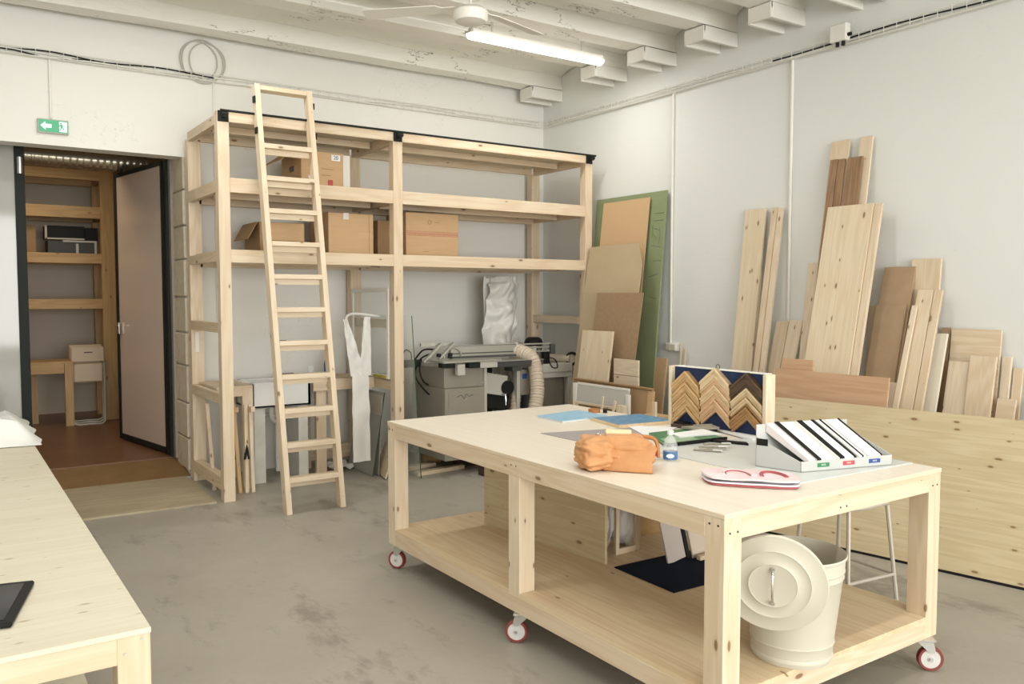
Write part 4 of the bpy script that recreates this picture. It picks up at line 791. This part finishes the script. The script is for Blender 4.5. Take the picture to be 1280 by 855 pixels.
def castor(x, y, a, parent):
    M_ = T(x, y, 0) @ RZ(a); c_ = obox('castor', (.085, .085, .006), M_ @ T(0, 0, ZB-.003), STEEL, parent)
    for s in (-1, 1): prism('fork', [(-.035, .095), (.035, .095), (.045, .055), (.042, .04), (.02, .04)], .003, M_ @ T(0, s*.022+.0015, 0) @ T(0, 0, .045) @ RX(PI/2), STEEL, c_)
    obox('fork_plate', (.085, .05, .012), M_ @ T(0, 0, ZB-.012), STEEL, c_, .004)
    MW = M_ @ T(.03, 0, .055) @ RX(PI/2)
    lathe('tyre', [(.042, -.016), (.052, -.016), (.055, -.010), (.055, .010), (.052, .016), (.042, .016), (.042, -.016)], MW, RED, c_, 28); lathe('wheel', [(0, -.012), (.012, -.016), (.015, -.013), (.043, -.013), (.043, .013), (.015, .013), (.012, .016), (0, .012)], MW, WHEELW, c_, 28); cyl('axle', .007, .055, MW, CHROME, c_, 10)
for x, y, a in ((TX0+.05, TY1-.08, 2.2), (TX0+.035, 3.19, 2.4), (TX1-.075, TY0+.02, -.75), (TX1-.05, TY1-.1, 1.0), (TX1-.05, 3.2, .3), (TX0+.06, TY0+.08, .7)): castor(x, y, a, tb)
# ---- on the lower shelf
o = box('pine_board', (2.785, 3.27, SZ), (2.803, 4.31, .80), GLUEY, R=RZ(.085)); tag(o, 'knotty pine board standing upright on the table lower shelf', 'board')
o = box('navy_board', (2.83, 2.76, SZ+.0), (3.36, 3.20, SZ+.006), NAVYB, R=RZ(-.03)); tag(o, 'dark navy board lying flat on the lower shelf', 'board')
def up(nm, x0, x1, y, z1, m, lb, tilt=.12, th=.012): 
    hh = z1-SZ-.008; o = obox(nm, (x1-x0, th, hh), T((x0+x1)/2-.5*tilt*.33*hh*0, y, SZ+.009) @ RY(-tilt) @ RX(-.12) @ T(0, 0, hh/2), m, None); return tag(o, lb, 'board')
up('grey_board', 3.105, 3.235, 3.09, .72, mat('greige_card', (.52, .46, .41), .6), 'greige card leaning on the navy board under the table', .17)
up('black_board', 3.245, 3.27, 3.09, .72, BLACK, 'thin black strip beside the greige card under the table', .17)
up('beige_board', 3.28, 3.42, 3.08, .70, mat('beige_card', (.62, .52, .42), .6), 'beige card on wooden base behind the front table leg', .17); o = box('wooden_lath', (3.275, 3.02, SZ+.007), (3.44, 3.05, SZ+.03), PINE['X']); tag(o, 'small wooden lath at foot of the beige card', 'lath')
for k, (x, y, s_) in enumerate(((2.99, 3.52, .17), (3.12, 3.48, .16))):
    b = bmesh.new(); bmesh.ops.create_icosphere(b, subdivisions=4, radius=1)
    for v in b.verts:
        p = v.co.copy(); d = 1+.25*noise.noise(p*1.8+Vector((k*7, 0, 0)))+.08*noise.noise(p*5); v.co = Vector((p.x*.075*d, p.y*.10*d, max(p.z, -.85)*s_*d))
    mz = min(v.co.z for v in b.verts); tag(mk('plastic_bag', b, PLAST, None, T(x, y, SZ-mz+.001), True), ('crumpled white bag beside the upright board under table', 'crumpled white bag right of the other, under table')[k], 'bag')
uf = thing('wooden_stretcher', (3.05, 3.33, SZ), 'small wooden frame standing by the white bags under the table', 'frame')
box('frame_bar', (2.985, 3.36, SZ), (3.01, 3.38, .62), PINE['Z'], uf); box('frame_bar', (3.13, 3.36, SZ), (3.165, 3.38, .62), PINE['Z'], uf); box('frame_bar', (3.01, 3.36, SZ), (3.13, 3.38, SZ+.03), PINE['X'], uf); box('frame_bar', (3.01, 3.36, .59), (3.13, 3.38, .62), PINE['X'], uf)
o = box('crate_board', (3.2, 3.55, SZ), (3.5, 3.57, .42), BROWNOLD['X']); tag(o, 'brown board at the back of the lower shelf', 'board')
# bin
bn = thing('waste_bin', (2.72, 2.03, SZ), 'cream metal bin standing on the lower shelf of the work table', 'bin')
prof = [(0, 0), (.146, 0), (.148, .004), (.1495, .015), (.155, .018), (.155, .028), (.152, .032), (.1555, .07), (.160, .075), (.1565, .08), (.185, .325), (.190, .33), (.187, .336), (.188, .35), (.193, .355), (.190, .361), (.1935, .40), (.199, .404), (.200, .41), (.197, .415), (.1915, .408), (.1455, .012), (0, .010)]
lathe('bin_body', prof, T(2.72, 2.03, SZ+.001), CREAMM, bn, 56)
MH = T(2.72, 2.03, 0) @ RZ(.35)
b = bm_tube(smoothpath([(.19, .05, .585), (.22, .04, .57), (.235, 0, .555), (.22, -.04, .57), (.19, -.05, .585)], 5), .005, 8); mk('side_handle', b, STEEL, bn, MH, True)
# lid hangs on the rim, facing the camera side
nv = Vector((-.80, -.56, -.20)).normalized(); zl = nv; xl = Vector((0, 0, 1)).cross(zl).normalized(); yl = zl.cross(xl)
MR = Matrix((( xl.x, yl.x, zl.x, 0), (xl.y, yl.y, zl.y, 0), (xl.z, yl.z, zl.z, 0), (0, 0, 0, 1)))
ld = thing('bin_lid', (2.485, 1.945, .60), 'round cream bin lid with chrome handle hung on the bin rim', 'lid')
MLd = T(2.485, 1.938, .598) @ MR
lathe('lid_disc', [(0, -.004), (.185, -.012), (.192, -.012), (.194, -.004), (.190, .002), (.140, .004), (.134, .009), (.128, .006), (.092, .010), (.086, .015), (.080, .012), (.0, .026), (0, -.004)], MLd, CREAMM, ld, 56)
b = bm_tube(smoothpath([(0, -.065, .018), (0, -.055, .035), (0, -.02, .048), (0, .02, .048), (0, .055, .035), (0, .065, .018)], 5), .005, 8); mk('lid_handle', b, CHROME, ld, MLd, True)
for s in (-1, 1): cyl('rivet', .008, .006, MLd @ T(0, .068*s, .021), CHROME, ld, 10)
# stool behind
so = thing('wire_stool', (4.0, 2.66, 0), 'grey tubular steel stool behind the right end of work table', 'stool')
GT = mat('beige_grey_tube', (.56, .52, .45), .35, .4)
feet = [(4.17, 2.45), (3.79, 2.49), (3.83, 2.87), (4.21, 2.84)]; ctr = (4.0, 2.66)
tops = [tuple(ctr[i]+(f_[i]-ctr[i])*.78 for i in (0, 1)) for f_ in feet]
for f_, p_ in zip(feet, tops): tube('leg', [(f_[0], f_[1], .01), ((f_[0]+p_[0])/2, (f_[1]+p_[1])/2, .27), (p_[0], p_[1], .54)], .011, GT, so); cyl('foot_cap', .014, .02, T(f_[0], f_[1], .01), BLACK, so, 10)
tube('seat_ring', smoothpath([(*tops[0], .55), (*tops[1], .55), (*tops[2], .55), (*tops[3], .55), (*tops[0], .55)], 4), .011, GT, so)
for i in range(4):
    q = .25; P_ = lambda k: tuple(feet[k][j]+(tops[k][j]-feet[k][j])*q for j in (0, 1)); tube('foot_rail', [(*P_(i), .17), (*P_((i+1) % 4), .17)], .009, GT, so)
box('seat', (ctr[0]-.16, ctr[1]-.16, .55), (ctr[0]+.16, ctr[1]+.16, .572), mat('stool_seat', (.5, .46, .40), .5), so, .008)
# ================================================================ ITEMS ON THE TABLE
Z = TZ+.0005
def flat(name, quad, z0, th, m, label, cat, parent=None):
    b = bm_prism(quad, th); M_ = cen(b); M_ = T(0, 0, z0) @ M_; return tag(mk(name, b, m, parent, M_), label, cat)
flat('cutting_board', [(2.812, 2.088), (3.602, 2.06), (3.59, 2.90), (2.84, 3.02)], Z, .004, CUTMAT, 'pale grey flat cutting sheet at near right table corner', 'sheet')
flat('grey_card', [(2.704, 3.669), (2.712, 3.357), (3.12, 3.16), (3.24, 3.53)], Z, .003, GREYSHEET, 'mauve grey card sheet lying behind the tan bag', 'card')
bk = thing('booklet', (3.25, 4.05, Z), 'light blue booklet at far left of the table items', 'booklet'); 
def flatp(name, quad, z0, th, m, parent): b = bm_prism(quad, th); M_ = cen(b); return mk(name, b, m, parent, T(0, 0, z0) @ M_)
flatp('pages', [(3.045, 4.165), (3.04, 3.905), (3.40, 3.925), (3.41, 4.22)], Z, .010, PAPER, bk); flatp('cover', [(3.04, 4.17), (3.035, 3.90), (3.405, 3.92), (3.415, 4.225)], Z+.010, .002, PAPB, bk)
bk = thing('picture', (3.45, 3.7, Z), 'blue printed picture on thin wooden board right of the booklet', 'picture'); flatp('wooden_board', [(3.235, 3.88), (3.18, 3.56), (3.585, 3.51), (3.60, 3.84)], Z, .018, MO_PALE, bk); flatp('blue_print', [(3.24, 3.872), (3.187, 3.568), (3.578, 3.518), (3.592, 3.833)], Z+.018, .001, PAPB2, bk)
tp = thing('tape_roll', (3.49, 4.15, Z), 'small brown and black tape roll near the far table edge', 'tape'); lathe('tape_ring', [(.022, 0), (.038, 0), (.038, .022), (.022, .022), (.022, 0)], T(3.49, 4.15, Z), LEATHD, tp); cyl('tape_core', .014, .022, T(3.53, 4.09, Z+.012), BLACK, tp)
flat('white_sheet', [(3.273, 3.60), (3.46, 3.38), (3.32, 3.30), (3.072, 3.199)], Z+.0035, .0015, PAPER, 'white paper sheet between grey card and green folder', 'paper')
gf = thing('green_folder', (3.15, 3.1, Z), 'green folder with dark edge under the white notebook', 'folder')
flatp('folder', [(3.139, 3.276), (2.961, 2.965), (3.36, 2.94), (3.42, 3.26)], Z+.0055, .012, GREENB, gf); flatp('dark_edge', [(2.961, 2.965), (2.956, 2.958), (3.37, 2.932), (3.36, 2.94)], Z+.0055, .016, BLACK, gf); flatp('sage_page', [(3.05, 3.10), (2.99, 2.985), (3.20, 2.97), (3.26, 3.12)], Z+.0177, .0015, GREENL, gf)
o = flat('notebook', [(3.19, 3.16), (3.15, 3.06), (3.40, 3.00), (3.44, 3.17)], Z+.0195, .006, PAPER, 'white notebook lying on the green folder', 'notebook')
for k, q in enumerate(([(3.285, 2.975), (3.255, 2.93), (3.33, 2.76), (3.36, 2.80)],)): flat('phone', q, Z+.0045, .010, BLACK, 'slim black phone lying right of the taupe samples', 'phone')
sm = thing('leather_samples', (3.08, 2.80, Z), 'fan of taupe leather sample strips with pale tags', 'samples')
for k, (cx_, cy_, an) in enumerate(((3.04, 2.77, -.95), (3.10, 2.79, -.75), (3.15, 2.81, -.55))):
    obox('sample_strip', (.13, .022, .007), T(cx_, cy_, Z+.009+.007*k) @ RZ(an), TAUPE, sm); obox('pale_tag', (.045, .023, .002), T(cx_, cy_, Z+.0135+.007*k) @ RZ(an) @ T(.05, 0, 0), PAPER, sm)
sm = thing('taupe_wallet', (3.45, 3.21, Z), 'taupe flat case lying behind the white notebook', 'case'); flatp('case_body', [(3.37, 3.26), (3.38, 3.19), (3.52, 3.12), (3.56, 3.21)], Z+.022, .012, TAUPE, sm); flatp('case_flap', [(3.44, 3.24), (3.45, 3.18), (3.50, 3.15), (3.55, 3.20)], Z+.034, .006, MO_PALE if 0 else TAUPE, sm); box('case_core', (3.40, 3.17, Z+.0), (3.50, 3.22, Z+.022), TAUPE, sm)
sm = thing('dark_pouch', (3.53, 3.40, Z), 'small dark brown pouch at the foot of the moulding display', 'pouch'); flatp('pouch_body', [(3.46, 3.43), (3.47, 3.33), (3.56, 3.30), (3.575, 3.42)], Z, .018, DBROWN, sm); flatp('pouch_flap', [(3.50, 3.45), (3.51, 3.38), (3.57, 3.37), (3.575, 3.46)], Z+.018, .008, BLACK, sm)
flat('paper_pad', [(3.46, 2.845), (3.55, 3.16), (3.565, 3.10), (3.59, 2.84)], Z+.0045, .010, PAPER, 'white paper pad stacked under the moulding display edge', 'paper')
# water bottle
wbt = thing('water_bottle', (2.752, 2.72, Z), 'small clear water bottle with blue label and white cap', 'bottle')
lathe('bottle_body', [(0, 0), (.028, 0), (.032, .006), (.032, .06), (.0325, .064), (.031, .078), (.022, .100), (.013, .112), (.012, .122), (0, .122)], T(2.757, 2.735, Z), PET, wbt); lathe('label_band', [(.0325, .006), (.0335, .006), (.0335, .042), (.0325, .042)], T(2.757, 2.735, Z), BLUEL, wbt); cyl('cap', .0145, .018, T(2.757, 2.735, Z+.128), WHITE, wbt)
prism('label_cloud', [(-.019, -.002), (-.014, .006), (-.006, .009), (.004, .010), (.012, .007), (.019, .001), (.014, -.006), (.006, -.010), (-.006, -.010), (-.013, -.006)], .002, T(2.757, 2.735, Z+.024) @ RZ(-.78) @ T(0, -.0325, 0) @ RX(PI/2), PAPER, wbt)
fl_ = thing('flower_sprig', (2.68, 2.78, Z), 'small crimson and white flower lying behind the tan bag', 'flower')
for k, (dx_, dy_, c_) in enumerate(((0, 0, WRED), (.02, -.01, WRED), (.015, .012, PAPER), (-.012, -.018, WRED))):
    b = bmesh.new(); bmesh.ops.create_icosphere(b, subdivisions=2, radius=.017-.002*k); mk('petal', b, c_, fl_, T(2.685+dx_, 2.785+dy_, Z+.018+.012*(k % 3)), True)
box('stem', (2.66, 2.76, Z), (2.69, 2.79, Z+.006), GREENB, fl_)
# tan leather bag
lb_ = thing('leather_bag', (2.44, 2.74, Z), 'tan leather shoulder bag slumped on the table with buckle', 'bag')
def blob(c, r, seed, fold, subdiv=4, flat_=.75, amp=.10):
    b = bmesh.new(); bmesh.ops.create_icosphere(b, subdivisions=subdiv, radius=1)
    for v in b.verts:
        p = v.co.copy(); q = Vector((abs(p.x)**.75*(1 if p.x > 0 else -1), abs(p.y)**.75*(1 if p.y > 0 else -1), abs(p.z)**.8*(1 if p.z > 0 else -1)))
        d = 1+amp*noise.noise(p*2.1+Vector((seed, 0, 0)))+fold*abs(noise.noise(Vector((p.x*1.6+p.z, p.y*1.6, p.z*3+seed))))
        v.co = Vector((q.x*r[0]*d, q.y*r[1]*d, max(q.z, -flat_)*r[2]*d))
    mz = min(v.co.z for v in b.verts); return b, T(c[0], c[1], c[2]-mz)
ra = RZ(-.55)
b, M_ = blob((2.36, 2.80, Z), (.085, .105, .072), 3.3, .24, 5); mk('side_pocket', b, LEATHER, lb_, M_ @ ra, True)
b, M_ = blob((2.475, 2.735, Z), (.13, .075, .078), 8.1, .16, 5); mk('bag_body', b, LEATHER, lb_, M_ @ RZ(-.78), True)
# front flap as a curved sheet draped towards the camera and table
ux = Vector((.66, -.75, 0)); uy = Vector((-.75, -.66, 0))   # across, towards camera
def flap(u, v):
    c = Vector((2.475, 2.735, Z)); a_ = (u-.46)*.215*(1+.22*v*max(0, u-.3))*(1-.22*v**5*(u < .5))
    if v < .35: t_ = v/.35; o_ = -.02+.075*t_; zz = .104+.004*math.sin(PI*t_)
    else: t_ = (v-.35)/.65; o_ = .055+.052*math.sin(t_*PI/2)*(1+.35*u*t_); zz = .104-.100*t_**1.15
    return c+ux*a_+uy*(o_+.005*noise.noise((u*4, v*4, 6)))+Vector((0, 0, zz+.004*noise.noise((u*3, v*5, 2))*(1-v)))
b = bm_sheet(flap, 24, 26, .005); M_ = cen(b); mk('flap', b, LEATHER, lb_, M_, True)
tube('flap_edge', [flap(u_/12, 1)+Vector((0, 0, .001)) for u_ in range(13)], .0032, LEATHD, lb_, 6)
tube('strap', smoothpath([(2.33, 2.90, Z+.04), (2.36, 2.86, Z+.115), (2.42, 2.80, Z+.118), (2.45, 2.77, Z+.10)], 6), .009, LEATHER, lb_)
tube('strap', smoothpath([(2.54, 2.76, Z+.09), (2.58, 2.73, Z+.125), (2.62, 2.69, Z+.11), (2.61, 2.66, Z+.04)], 6), .009, LEATHD, lb_)
tube('rolled_rim', smoothpath([(2.285, 2.80, Z+.055), (2.31, 2.84, Z+.105), (2.38, 2.83, Z+.118), (2.42, 2.78, Z+.10), (2.41, 2.73, Z+.075)], 6), .010, LEATHER, lb_); tube('rolled_rim', smoothpath([(2.30, 2.76, Z+.05), (2.33, 2.74, Z+.075), (2.38, 2.70, Z+.065), (2.415, 2.675, Z+.05)], 6), .009, LEATHER, lb_); tube('seam', smoothpath([(2.275, 2.79, Z+.01), (2.285, 2.775, Z+.06), (2.33, 2.80, Z+.115)], 5), .003, LEATHD, lb_)
rg = bm_tube([(.020*math.cos(2*PI*k/16), 0, .024*math.sin(2*PI*k/16)) for k in range(16)], .0028, 6, closed=True); mk('buckle_ring', rg, CHROME, lb_, T(2.375, 2.80, Z+.125) @ RZ(-.9), True)
obox('buckle', (.012, .05, .018), T(2.395, 2.765, Z+.098) @ RZ(-.6) @ RX(.5), CHROME, lb_, .003); obox('buckle', (.02, .022, .02), T(2.405, 2.74, Z+.078) @ RZ(-.6), BLACKM, lb_, .003)
ll = obox('cream_wallet', (.115, .03, .075), T(2.475, 2.775, Z+.125) @ RZ(-.80) @ RX(.35), mat('cream_suede', (.80, .60, .38), .7), lb_, .006); ll.name = 'inner_pouch'
# pink folded pouches
pk = thing('folded_pouches', (2.66, 2.22, Z), 'folded pink and lilac cloth pouches with dark red trim near table front', 'pouch')
Cp = Vector((2.68, 2.215, 0)); e1 = Vector((.66, -.75, 0)); e2 = Vector((.60, .80, 0))
def layer(w_, d_, z0, seed, m, nm, th):
    def f(u, v):
        a_ = (u-.5)*w_*(1-.12*abs(2*v-1)**3); c_ = (v-.5)*d_*(1-.15*abs(2*u-1)**3); return Cp+e1*a_+e2*c_+Vector((0, 0, Z+z0+.003*noise.noise((u*3, v*3, seed))))
    b = bm_sheet(f, 22, 14, th); M_ = cen(b); return mk(nm, b, m, pk, M_, True)
layer(.36, .19, .006, 1, DRED, 'red_pouch', .008); layer(.37, .20, .015, 2, PALEP, 'lilac_pouch', .006); layer(.33, .19, .023, 3, mat('slate_lining', (.12, .12, .14), .6), 'dark_lining', .004); layer(.37, .20, .031, 4, PINK, 'pink_pouch', .008)
for (s_, r_) in ((-.05, .055), (.09, .05)):
    tube('handle_loop', [Cp+e1*(s_+r_*math.cos(PI*k/14))+e2*(-.03+.09*math.sin(PI*k/14))+Vector((0, 0, Z+.038)) for k in range(15)], .0045, DRED if s_ > 0 else PINK, pk, 6); tube('red_trim', [Cp+e1*(s_+(r_-.008)*math.cos(PI*k/14))+e2*(-.03+.082*math.sin(PI*k/14))+Vector((0, 0, Z+.0365)) for k in range(15)], .003, DRED, pk, 6)
for k in range(3): obox('lilac_patch', (.03, .10, .002), T(*(Cp+e1*(-.13+.05*k)), Z+.0365) @ RZ(-.4), PALEP, pk)
# moulding display
md = thing('moulding_display', (3.56, 3.2, Z), 'navy display panel of chevron frame moulding samples on table edge', 'display')
DX = 3.56; DY0, DY1, DZ0, DZ1 = 2.84, 3.50, Z, Z+.342
MDi = T(DX, 0, 0)
box('back_panel', (DX, DY0, DZ0), (DX+.012, DY1, DZ1), NAVY, md, 0)
box('side_board', (DX-.03, DY1, DZ0), (DX+.045, DY1+.022, DZ1+.004), PLIGHT['Z'], md); box('side_board', (DX-.03, DY0-.022, DZ0), (DX+.045, DY0, DZ1+.002), PLIGHT['Z'], md)
box('top_board', (DX-.004, DY0, DZ1), (DX+.045, DY1, DZ1+.006), WHITE, md); tube('hanger_ring', [(DX+.02, 3.19+.014*math.cos(2*PI*k/12), DZ1+.016+.014*math.sin(2*PI*k/12)) for k in range(12)], .002, BLACKM, md, 5, True)
cw_ = (DY1-DY0)/3-.006
def chev(yc, apex, h_, d_, m, w_=cw_):
    hw = w_/2-.002; s_ = .80
    poly = [(0, apex), (hw, apex-hw*s_), (hw, apex-hw*s_-h_), (0, apex-h_), (-hw, apex-hw*s_-h_), (-hw, apex-hw*s_)]
    # arms as two mitred halves plus a stepped inner lip
    for s in (1, -1):
        P_ = [(0, apex), (s*hw, apex-hw*s_), (s*hw, apex-hw*s_-h_), (0, apex-h_)]
        b = bmesh.new(); bm_prism(P_, d_, bm=b); P2 = [(0, apex), (s*hw, apex-hw*s_), (s*hw, apex-hw*s_-h_*.3), (0, apex-h_*.3)]; bm_prism(P2, d_+.008, bm=b)
        bmesh.ops.transform(b, matrix=Matrix(((0, 0, -1, 0), (1, 0, 0, 0), (0, 1, 0, 0), (0, 0, 0, 1))), verts=b.verts)
        M_ = cen(b); mk('moulding_sample', b, m, md, T(DX-.001, yc, DZ0) @ M_)
c1 = DY1-.003-cw_/2; c2 = c1-cw_-.006; c3 = c2-cw_-.006
z = .322
for h_, d_, m_ in ((.036, .030, MO_LIGHT), (.030, .020, MO_LIGHT), (.040, .026, MO_LIGHT), (.022, .018, MO_LIGHT), (.030, .022, MO_LIGHT), (.046, .014, MO_LIGHT), (.03, .02, MO_LIGHT)): chev(c1, z, h_-.003, d_, m_); z -= h_
z = .355
for h_, d_, m_ in ((.055, .03, MO_PALE), (.04, .022, MO_PINK), (.034, .026, MO_PALE), (.045, .02, MO_PINK), (.040, .026, MO_PINK), (.03, .018, MO_PINK)): chev(c2, z, h_-.003, d_, m_); z -= h_
z = .345
for h_, d_, m_ in ((.050, .03, MO_DARK), (.032, .022, MO_DARK), (.030, .026, MO_PALE), (.022, .018, MO_PALE), (.030, .024, MO_PALE), (.022, .018, MO_MID), (.034, .026, MO_MID), (.034, .018, MO_MID)): chev(c3, z, h_-.003, d_, m_); z -= h_
# mat sample rack
rk = thing('sample_rack', (3.2, 2.25, Z), 'pale grey rack of slanted mount card samples with three labels', 'rack')
Fv = Vector((3.003, 2.209, 0)); Rv = Vector((3.475, 2.082, 0)); Bv = Vector((2.95, 2.405, 0)); U = Rv-Fv; Lu = U.length; U.normalize(); V = Bv-Fv; Lv = V.length; V.normalize(); ZR = Z+.0045
def P3(u, v, z_): return Fv+U*u+V*v+Vector((0, 0, ZR+z_))
def hexa(name, pts, m, parent=rk):
    b = bmesh.new(); vs = [b.verts.new(p) for p in pts]
    for f_ in ((0, 1, 2, 3), (7, 6, 5, 4), (0, 4, 5, 1), (1, 5, 6, 2), (2, 6, 7, 3), (3, 7, 4, 0)): b.faces.new([vs[i] for i in f_])
    M_ = cen(b); return mk(name, b, m, parent, M_)
def slab(name, u0, u1, prof4, m):  # prof4 : 4 (v,z) points
    return hexa(name, [P3(u0, v_, z_) for v_, z_ in prof4]+[P3(u1, v_, z_) for v_, z_ in prof4], m)
slab('side_panel', 0, .003, [(0, 0), (0, .042), (Lv*.86, .118), (Lv, .135)], RACK); slab('side_panel', 0, .003, [(0, 0), (Lv, .135), (Lv, .06), (Lv, 0)], RACK); slab('side_panel', Lu-.003, Lu, [(0, 0), (0, .045), (Lv, .15), (Lv, 0)], RACK)
slab('front_lip', 0, Lu, [(0, 0), (0, .045), (.003, .045), (.003, 0)], RACK); slab('base', 0, Lu, [(0, 0), (0, .003), (Lv, .003), (Lv, 0)], RACK); slab('back_panel', 0, Lu, [(Lv-.003, 0), (Lv-.003, .185), (Lv, .185), (Lv, 0)], RACK)
slab('grip_hole', -.0012, .0, [(Lv-.055, .095), (Lv-.055, .125), (Lv-.004, .125), (Lv-.004, .095)], BLACK)
WC = mat('off_white_card', (.74, .72, .68), .6); WB = mat('cool_white_card', (.68, .72, .73), .6); PC = mat('blush_card', (.73, .675, .66), .6); PE = mat('peach_card', (.70, .50, .36), .6); GC = mat('grey_card_edge', (.36, .33, .30), .6)
u = .045
for w_, m_ in ((.034, PC), (.008, GC), (.022, BLACK), (.074, PC), (.010, PE), (.010, WC), (.026, BLACK), (.048, WB), (.014, BLACK), (.012, GC), (.018, PC), (.008, BLACK), (.016, WC), (.006, GC), (.068, WC), (.008, BLACK)):
    w_ *= 1.03; slab('card_pack', u, u+w_-.0008, [(.004, .030), (.004, .050+.002*(m_ is BLACK)), (Lv-.006, .190+.004*(m_ is BLACK)), (Lv-.006, .150)], m_); u += w_
LETT = mat('faint_label_lettering', (.45, .45, .45), .5)
for uu, m_, tx in ((.085, GRNL, 'CARD'), (.22, REDL, 'MOUNT'), (.36, BLUL, 'CARD')):
    hexa('label', [P3(uu+a_, b_, c_) for a_, b_, c_ in ((0, -.0012, .016), (.062, -.0012, .016), (.062, -.0012, .034), (0, -.0012, .034), (0, 0, .016), (.062, 0, .016), (.062, 0, .034), (0, 0, .034))], m_)
    for k in range(4): hexa('lettering', [P3(uu+.02+.006*k+a_, b_, c_) for a_, b_, c_ in ((0, -.0018, .022), (.004, -.0018, .022), (.004, -.0018, .029), (0, -.0018, .029), (0, -.0012, .022), (.004, -.0012, .022), (.004, -.0012, .029), (0, -.0012, .029))], LETT)
# ================================================================ LEFT TABLES
LX = .482; LZ = .682; seam = 5.08; LY0 = 2.575
def low_table(y0, y1, label):
    t_ = thing('low_table', (-.2, (y0+y1)/2, 0), label, 'table'); x0 = -.85
    box('tabletop', (x0, y0, LZ-.016), (LX, y1, LZ), PLYRAW, t_, .001)
    for x in (x0+.002, LX-.092):
        for y in (y0+.002, y1-.092): box('leg', (x, y, 0), (x+.09, y+.09, LZ-.016), PINE['Z'], t_)
    for y in (y0+.002, y1-.047): box('end_rail', (x0+.092, y, LZ-.094), (LX-.092, y+.045, LZ-.016), PINE['X'], t_)
    for x in (x0+.002, LX-.047): box('long_rail', (x, y0+.092, LZ-.094), (x+.045, y1-.092, LZ-.016), PINE['Y'], t_)
    box('lower_board', (x0+.05, y0+.05, .12), (LX-.05, y1-.05, .14), PLYRAW, t_)
    for x, zz in ((LX-.025, LZ-.03), (LX-.07, LZ-.065)): cyl('screw_head', .005, .003, T(x, y0+.0005, zz) @ RX(PI/2), STEEL, t_, 8)
low_table(LY0, seam-.014, 'nearest low birch plywood table at lower left'); low_table(seam+.010, 7.45, 'farther low plywood table with white cloth at left')
tbt = thing('tablet', (.0, 2.98, LZ), 'black tablet computer at left frame edge on near low table', 'tablet')
MT = T(-.015, 3.03, LZ+.0105) @ RZ(-.23)
obox('tablet_body', (.42, .39, .018), MT, BLACK, tbt, .007); obox('screen', (.37, .34, .001), MT @ T(0, 0, .0095), mat('dark_glossy_screen', (.015, .015, .017), .08), tbt, 0)
def cloth(u, v):
    x = -.55+1.08*u; y = 6.15+1.25*v; k = .5+.5*noise.noise((x*3, y*2.4, 1)); ridge = abs(noise.noise((x*2.2+5, y*3.4, 7)))
    e = min(u, 1-u, v, 1-v)*8; e = min(1, e); return Vector((x+.03*noise.noise((x*4, y*4, 2)), y+.04*noise.noise((x*3, y*3, 8)), LZ+.006+e*(.05*k+.16*ridge+.05)))
b = bm_sheet(cloth, 46, 46, .004); M_ = cen(b); tag(mk('white_cloth', b, mat('white_plastic_cloth', (.80, .80, .76), .5), None, M_, True), 'crumpled white plastic cloth heaped on the farther low table', 'cloth')
